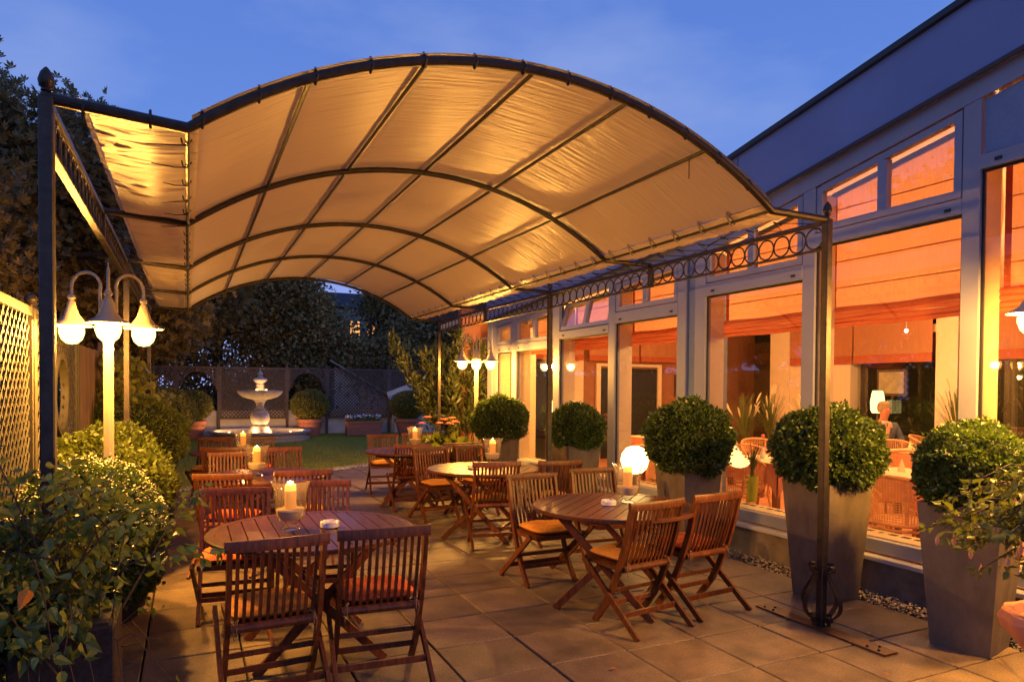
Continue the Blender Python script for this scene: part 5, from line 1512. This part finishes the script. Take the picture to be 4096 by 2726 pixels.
t = thing('paper_lamp', 'glowing tall white paper lamp behind the seated man', 'lamp', (11.2, 8.35, .8)); part('shade', MB().lathe([(.09, .40), (.115, .46), (.12, .6), (.10, .74), (.08, .80)], 16), 'paperlamp', t); part('foot', MB().lathe([(.09, 0), (.09, .02), (.02, .05), (.02, .40)], 10), 'darkwood', t); point(t, (-.25, -.1, .6), 14, (1, .75, .35), .08)
t = thing('sideboard', 'dark sideboard along the far windows', 'sideboard', (11.4, 8.6, .04)); part('body', MB().box((0, 0, .38), (.5, 1.6, .76), .01), 'darkwood', t)
t = thing('lattice_lamp', 'square fretwork lamp glowing at the far left of the dining room', 'lamp', (6.95, 12.4, .75))
part('shade', MB().box((0, 0, .42), (.36, .16, .36)), 'paperlamp', t)
b = MB()
for k in range(7): b.box((-.18 + k * .06, -.09, .42), (.012, .01, .37)); b.box((0, -.09, .24 + k * .06), (.37, .011, .012))
part('fretwork', b, 'darkwood', t); part('foot', MB().box((0, 0, .12), (.1, .1, .24)), 'darkwood', t)
t = thing('console_table', 'dark console under the fretwork lamp', 'table', (6.95, 12.4, .04)); part('body', MB().box((0, 0, .36), (.9, .4, .70), .01), 'darkwood', t)
t = thing('framed_picture', 'framed picture of a dark rooster on the dining room end wall', 'picture', (10.55, 12.96, 1.68))
part('frame', MB().box((0, 0, 0), (.42, .03, .52), .004), 'darkwood', t); part('print', MB().box((0, -.018, 0), (.34, .006, .44)), 'picture', t)
b = MB(); pts = [(-.02, -.09), (.01, -.09), (.01, -.04), (.06, -.01), (.10, .08), (.07, .09), (.03, .04), (-.02, .04), (-.05, .09), (-.08, .12), (-.10, .09), (-.085, .05), (-.07, -.01), (-.03, -.04)]
b.add([(x, -.023, z) for x, z in pts] + [(x, -.0215, z) for x, z in pts], [tuple(range(len(pts))), tuple(range(len(pts), 2 * len(pts)))[::-1]]); part('rooster', b, 'dark', t)
t = thing('framed_picture', 'wide dark framed painting between the far windows', 'picture', (11.95, 8.62, 1.75)); part('frame', MB().box((0, 0, 0), (.04, .6, .5), .004), 'darkwood', t); part('print', MB().box((-.024, 0, 0), (.006, .5, .4)), 'picture', t)

# seated man
man = thing('person', 'seated man in a grey jacket with his hand raised to his chin', 'person', (9.95, 7.35, .04), R(158))


def skin_mesh(name, joints, edges, radii, m, parent, subd=2):
    me = bpy.data.meshes.new(name); me.from_pydata(joints, edges, []); me.materials.append(M[m])
    o = obj(name, me, parent)
    md = o.modifiers.new('s', 'SKIN'); md.use_smooth_shade = True
    for i, r_ in enumerate(radii):
        sv = me.skin_vertices[0].data[i]; sv.radius = (r_, r_) if not isinstance(r_, tuple) else r_
        sv.use_root = (i == 0)
    sb = o.modifiers.new('d', 'SUBSURF'); sb.levels = subd; sb.render_levels = subd
    return o


J = [(0, 0, .50), (0, .02, .72), (0, .03, .95), (0, .05, 1.08), (0, .08, 1.15), (0, .10, 1.24), (0, .10, 1.32),   # spine..head
     (.19, .05, 1.00), (.25, .14, .78), (.12, .34, .84), (.06, .30, 1.00),  # right arm to chin
     (-.19, .05, 1.00), (-.26, .12, .76), (-.10, .38, .76),   # left arm on table
     (.10, .06, .48), (.12, .42, .47), (.12, .46, .06), (.12, .58, .03), (-.10, .06, .48), (-.12, .42, .47), (-.12, .46, .06), (-.12, .58, .03)]
E_ = [(0, 1), (1, 2), (2, 3), (3, 4), (4, 5), (5, 6), (2, 7), (7, 8), (8, 9), (9, 10), (2, 11), (11, 12), (12, 13), (0, 14), (14, 15), (15, 16), (16, 17), (0, 18), (18, 19), (19, 20), (20, 21)]
RD = [.15, .14, .15,   .06, .062, .082, .072, .06, .045, .032, .035, .06, .045, .033, .08, .06, .04, .035, .08, .06, .04, .035]
skin_mesh('body', J, E_, RD, 'skin', man)
J2 = [(0, 0, .52), (0, .02, .74), (0, .03, .95), (.19, .05, 1.00), (.25, .14, .78), (.14, .31, .83), (-.19, .05, 1.00), (-.26, .12, .76), (-.12, .34, .76)]
skin_mesh('jacket', J2, [(0, 1), (1, 2), (2, 3), (3, 4), (4, 5), (2, 6), (6, 7), (7, 8)], [.17, .165, .165, .080, .062, .045, .080, .062, .046], 'jacket', man)
skin_mesh('trousers', [(0, 0, .50), (.10, .06, .48), (.12, .42, .47), (.12, .46, .10), (-.10, .06, .48), (-.12, .42, .47), (-.12, .46, .10)], [(0, 1), (1, 2), (2, 3), (0, 4), (4, 5), (5, 6)], [.165, .095, .072, .055, .095, .072, .055], 'trousers', man)
part('hair', MB().lathe([(.085, 1.22), (.100, 1.27), (.099, 1.33), (.078, 1.375), (.04, 1.395), (.001, 1.40)], 16, (0, .068, 0), sy=.92), 'hair', man)
fc = MB(); fc.lathe([(.001, -.012), (.012, -.006), (.014, .004), (.001, .018)], 8, (0, .182, 1.262)); part('nose', fc, 'skin', man)
ey = MB()
for s_ in (-1, 1): ey.lathe([(.001, -.006), (.007, 0), (.001, .006)], 8, (s_ * .030, .172, 1.282))
part('eye', ey, 'dark', man); part('mouth', MB().box((0, .172, 1.226), (.04, .01, .006)), 'cush_r', man)
ea = MB()
for s_ in (-1, 1): ea.lathe([(.001, -.03), (.014, -.01), (.016, .012), (.001, .03)], 8, (s_ * .088, .09, 1.27), sx=.5)
part('ear', ea, 'skin', man)
fg = MB()
for k in range(4): fg.tube([(.075 - .016 * k, .325, .99), (.06 - .014 * k, .30, 1.04 + .006 * (k == 1)), (.045 - .012 * k, .255, 1.075)], [.010, .009, .007], 6)
fg.tube([(.09, .30, .985), (.085, .26, 1.03), (.07, .235, 1.06)], [.011, .010, .008], 6)
for k in range(4): fg.tube([(-.12 + .018 * k, .40, .772), (-.09 + .018 * k, .46, .768), (-.07 + .017 * k, .495, .760)], [.010, .009, .007], 6)
fg.tube([(-.13, .38, .77), (-.15, .42, .765), (-.14, .45, .76)], [.011, .010, .008], 6)
part('finger', fg, 'skin', man)
part('shirt_collar', MB().lathe([(.075, 1.035), (.082, 1.06), (.07, 1.085)], 14, (0, .055, 0)), 'shirt', man)

# fallen leaves on the paving
lfm = MB(); lfm.add(*HEART); lfm = lfm.mesh('leaf', M['yleaf'])
for i, (x, y, a, lab) in enumerate([(3.55, 2.55, 20, 'small dry leaf on the paving in front of the iron base plate'), (4.05, 3.05, 140, 'small dry leaf between the base plate and the right planter'), (2.2, 3.25, 70, 'small dry leaf on the slabs at the bottom centre'), (.05, 3.95, 200, 'small dry leaf beside the left foreground chair')]):
    o = obj('fallen_leaf', lfm, None, lab, None, (x, y, .012), (R(8), R(5), R(a)), 'leaf'); o.scale = (.03,) * 3

# folded napkins standing on the dining tables
nap = MB().lathe([(.035, 0), (.03, .03), (.016, .09), (.002, .13)], 8, f=lambda a, i: 1 + .2 * math.sin(3 * a)).mesh('napkin', M['cloth_cream'])
for x, y, lab in [(6.55, 4.6, 'folded cream napkin on the table between the big planters'), (9.0, 6.2, 'folded cream napkin on the table in the middle of the dining room'), (9.3, 5.8, 'second folded napkin on the middle dining table, nearer the window'),
                  (6.3, 7.8, 'folded cream napkin on the table behind the fourth planter'), (6.55, 8.0, 'napkin farther back on the table behind the fourth planter'), (10.2, 5.1, 'folded cream napkin on the table at the right of the room'), (7.4, 9.6, 'folded cream napkin on the farthest left dining table')]:
    obj('napkin', nap, None, lab, None, (x, y, .782), None, 'napkin', 'napkins on the dining tables')
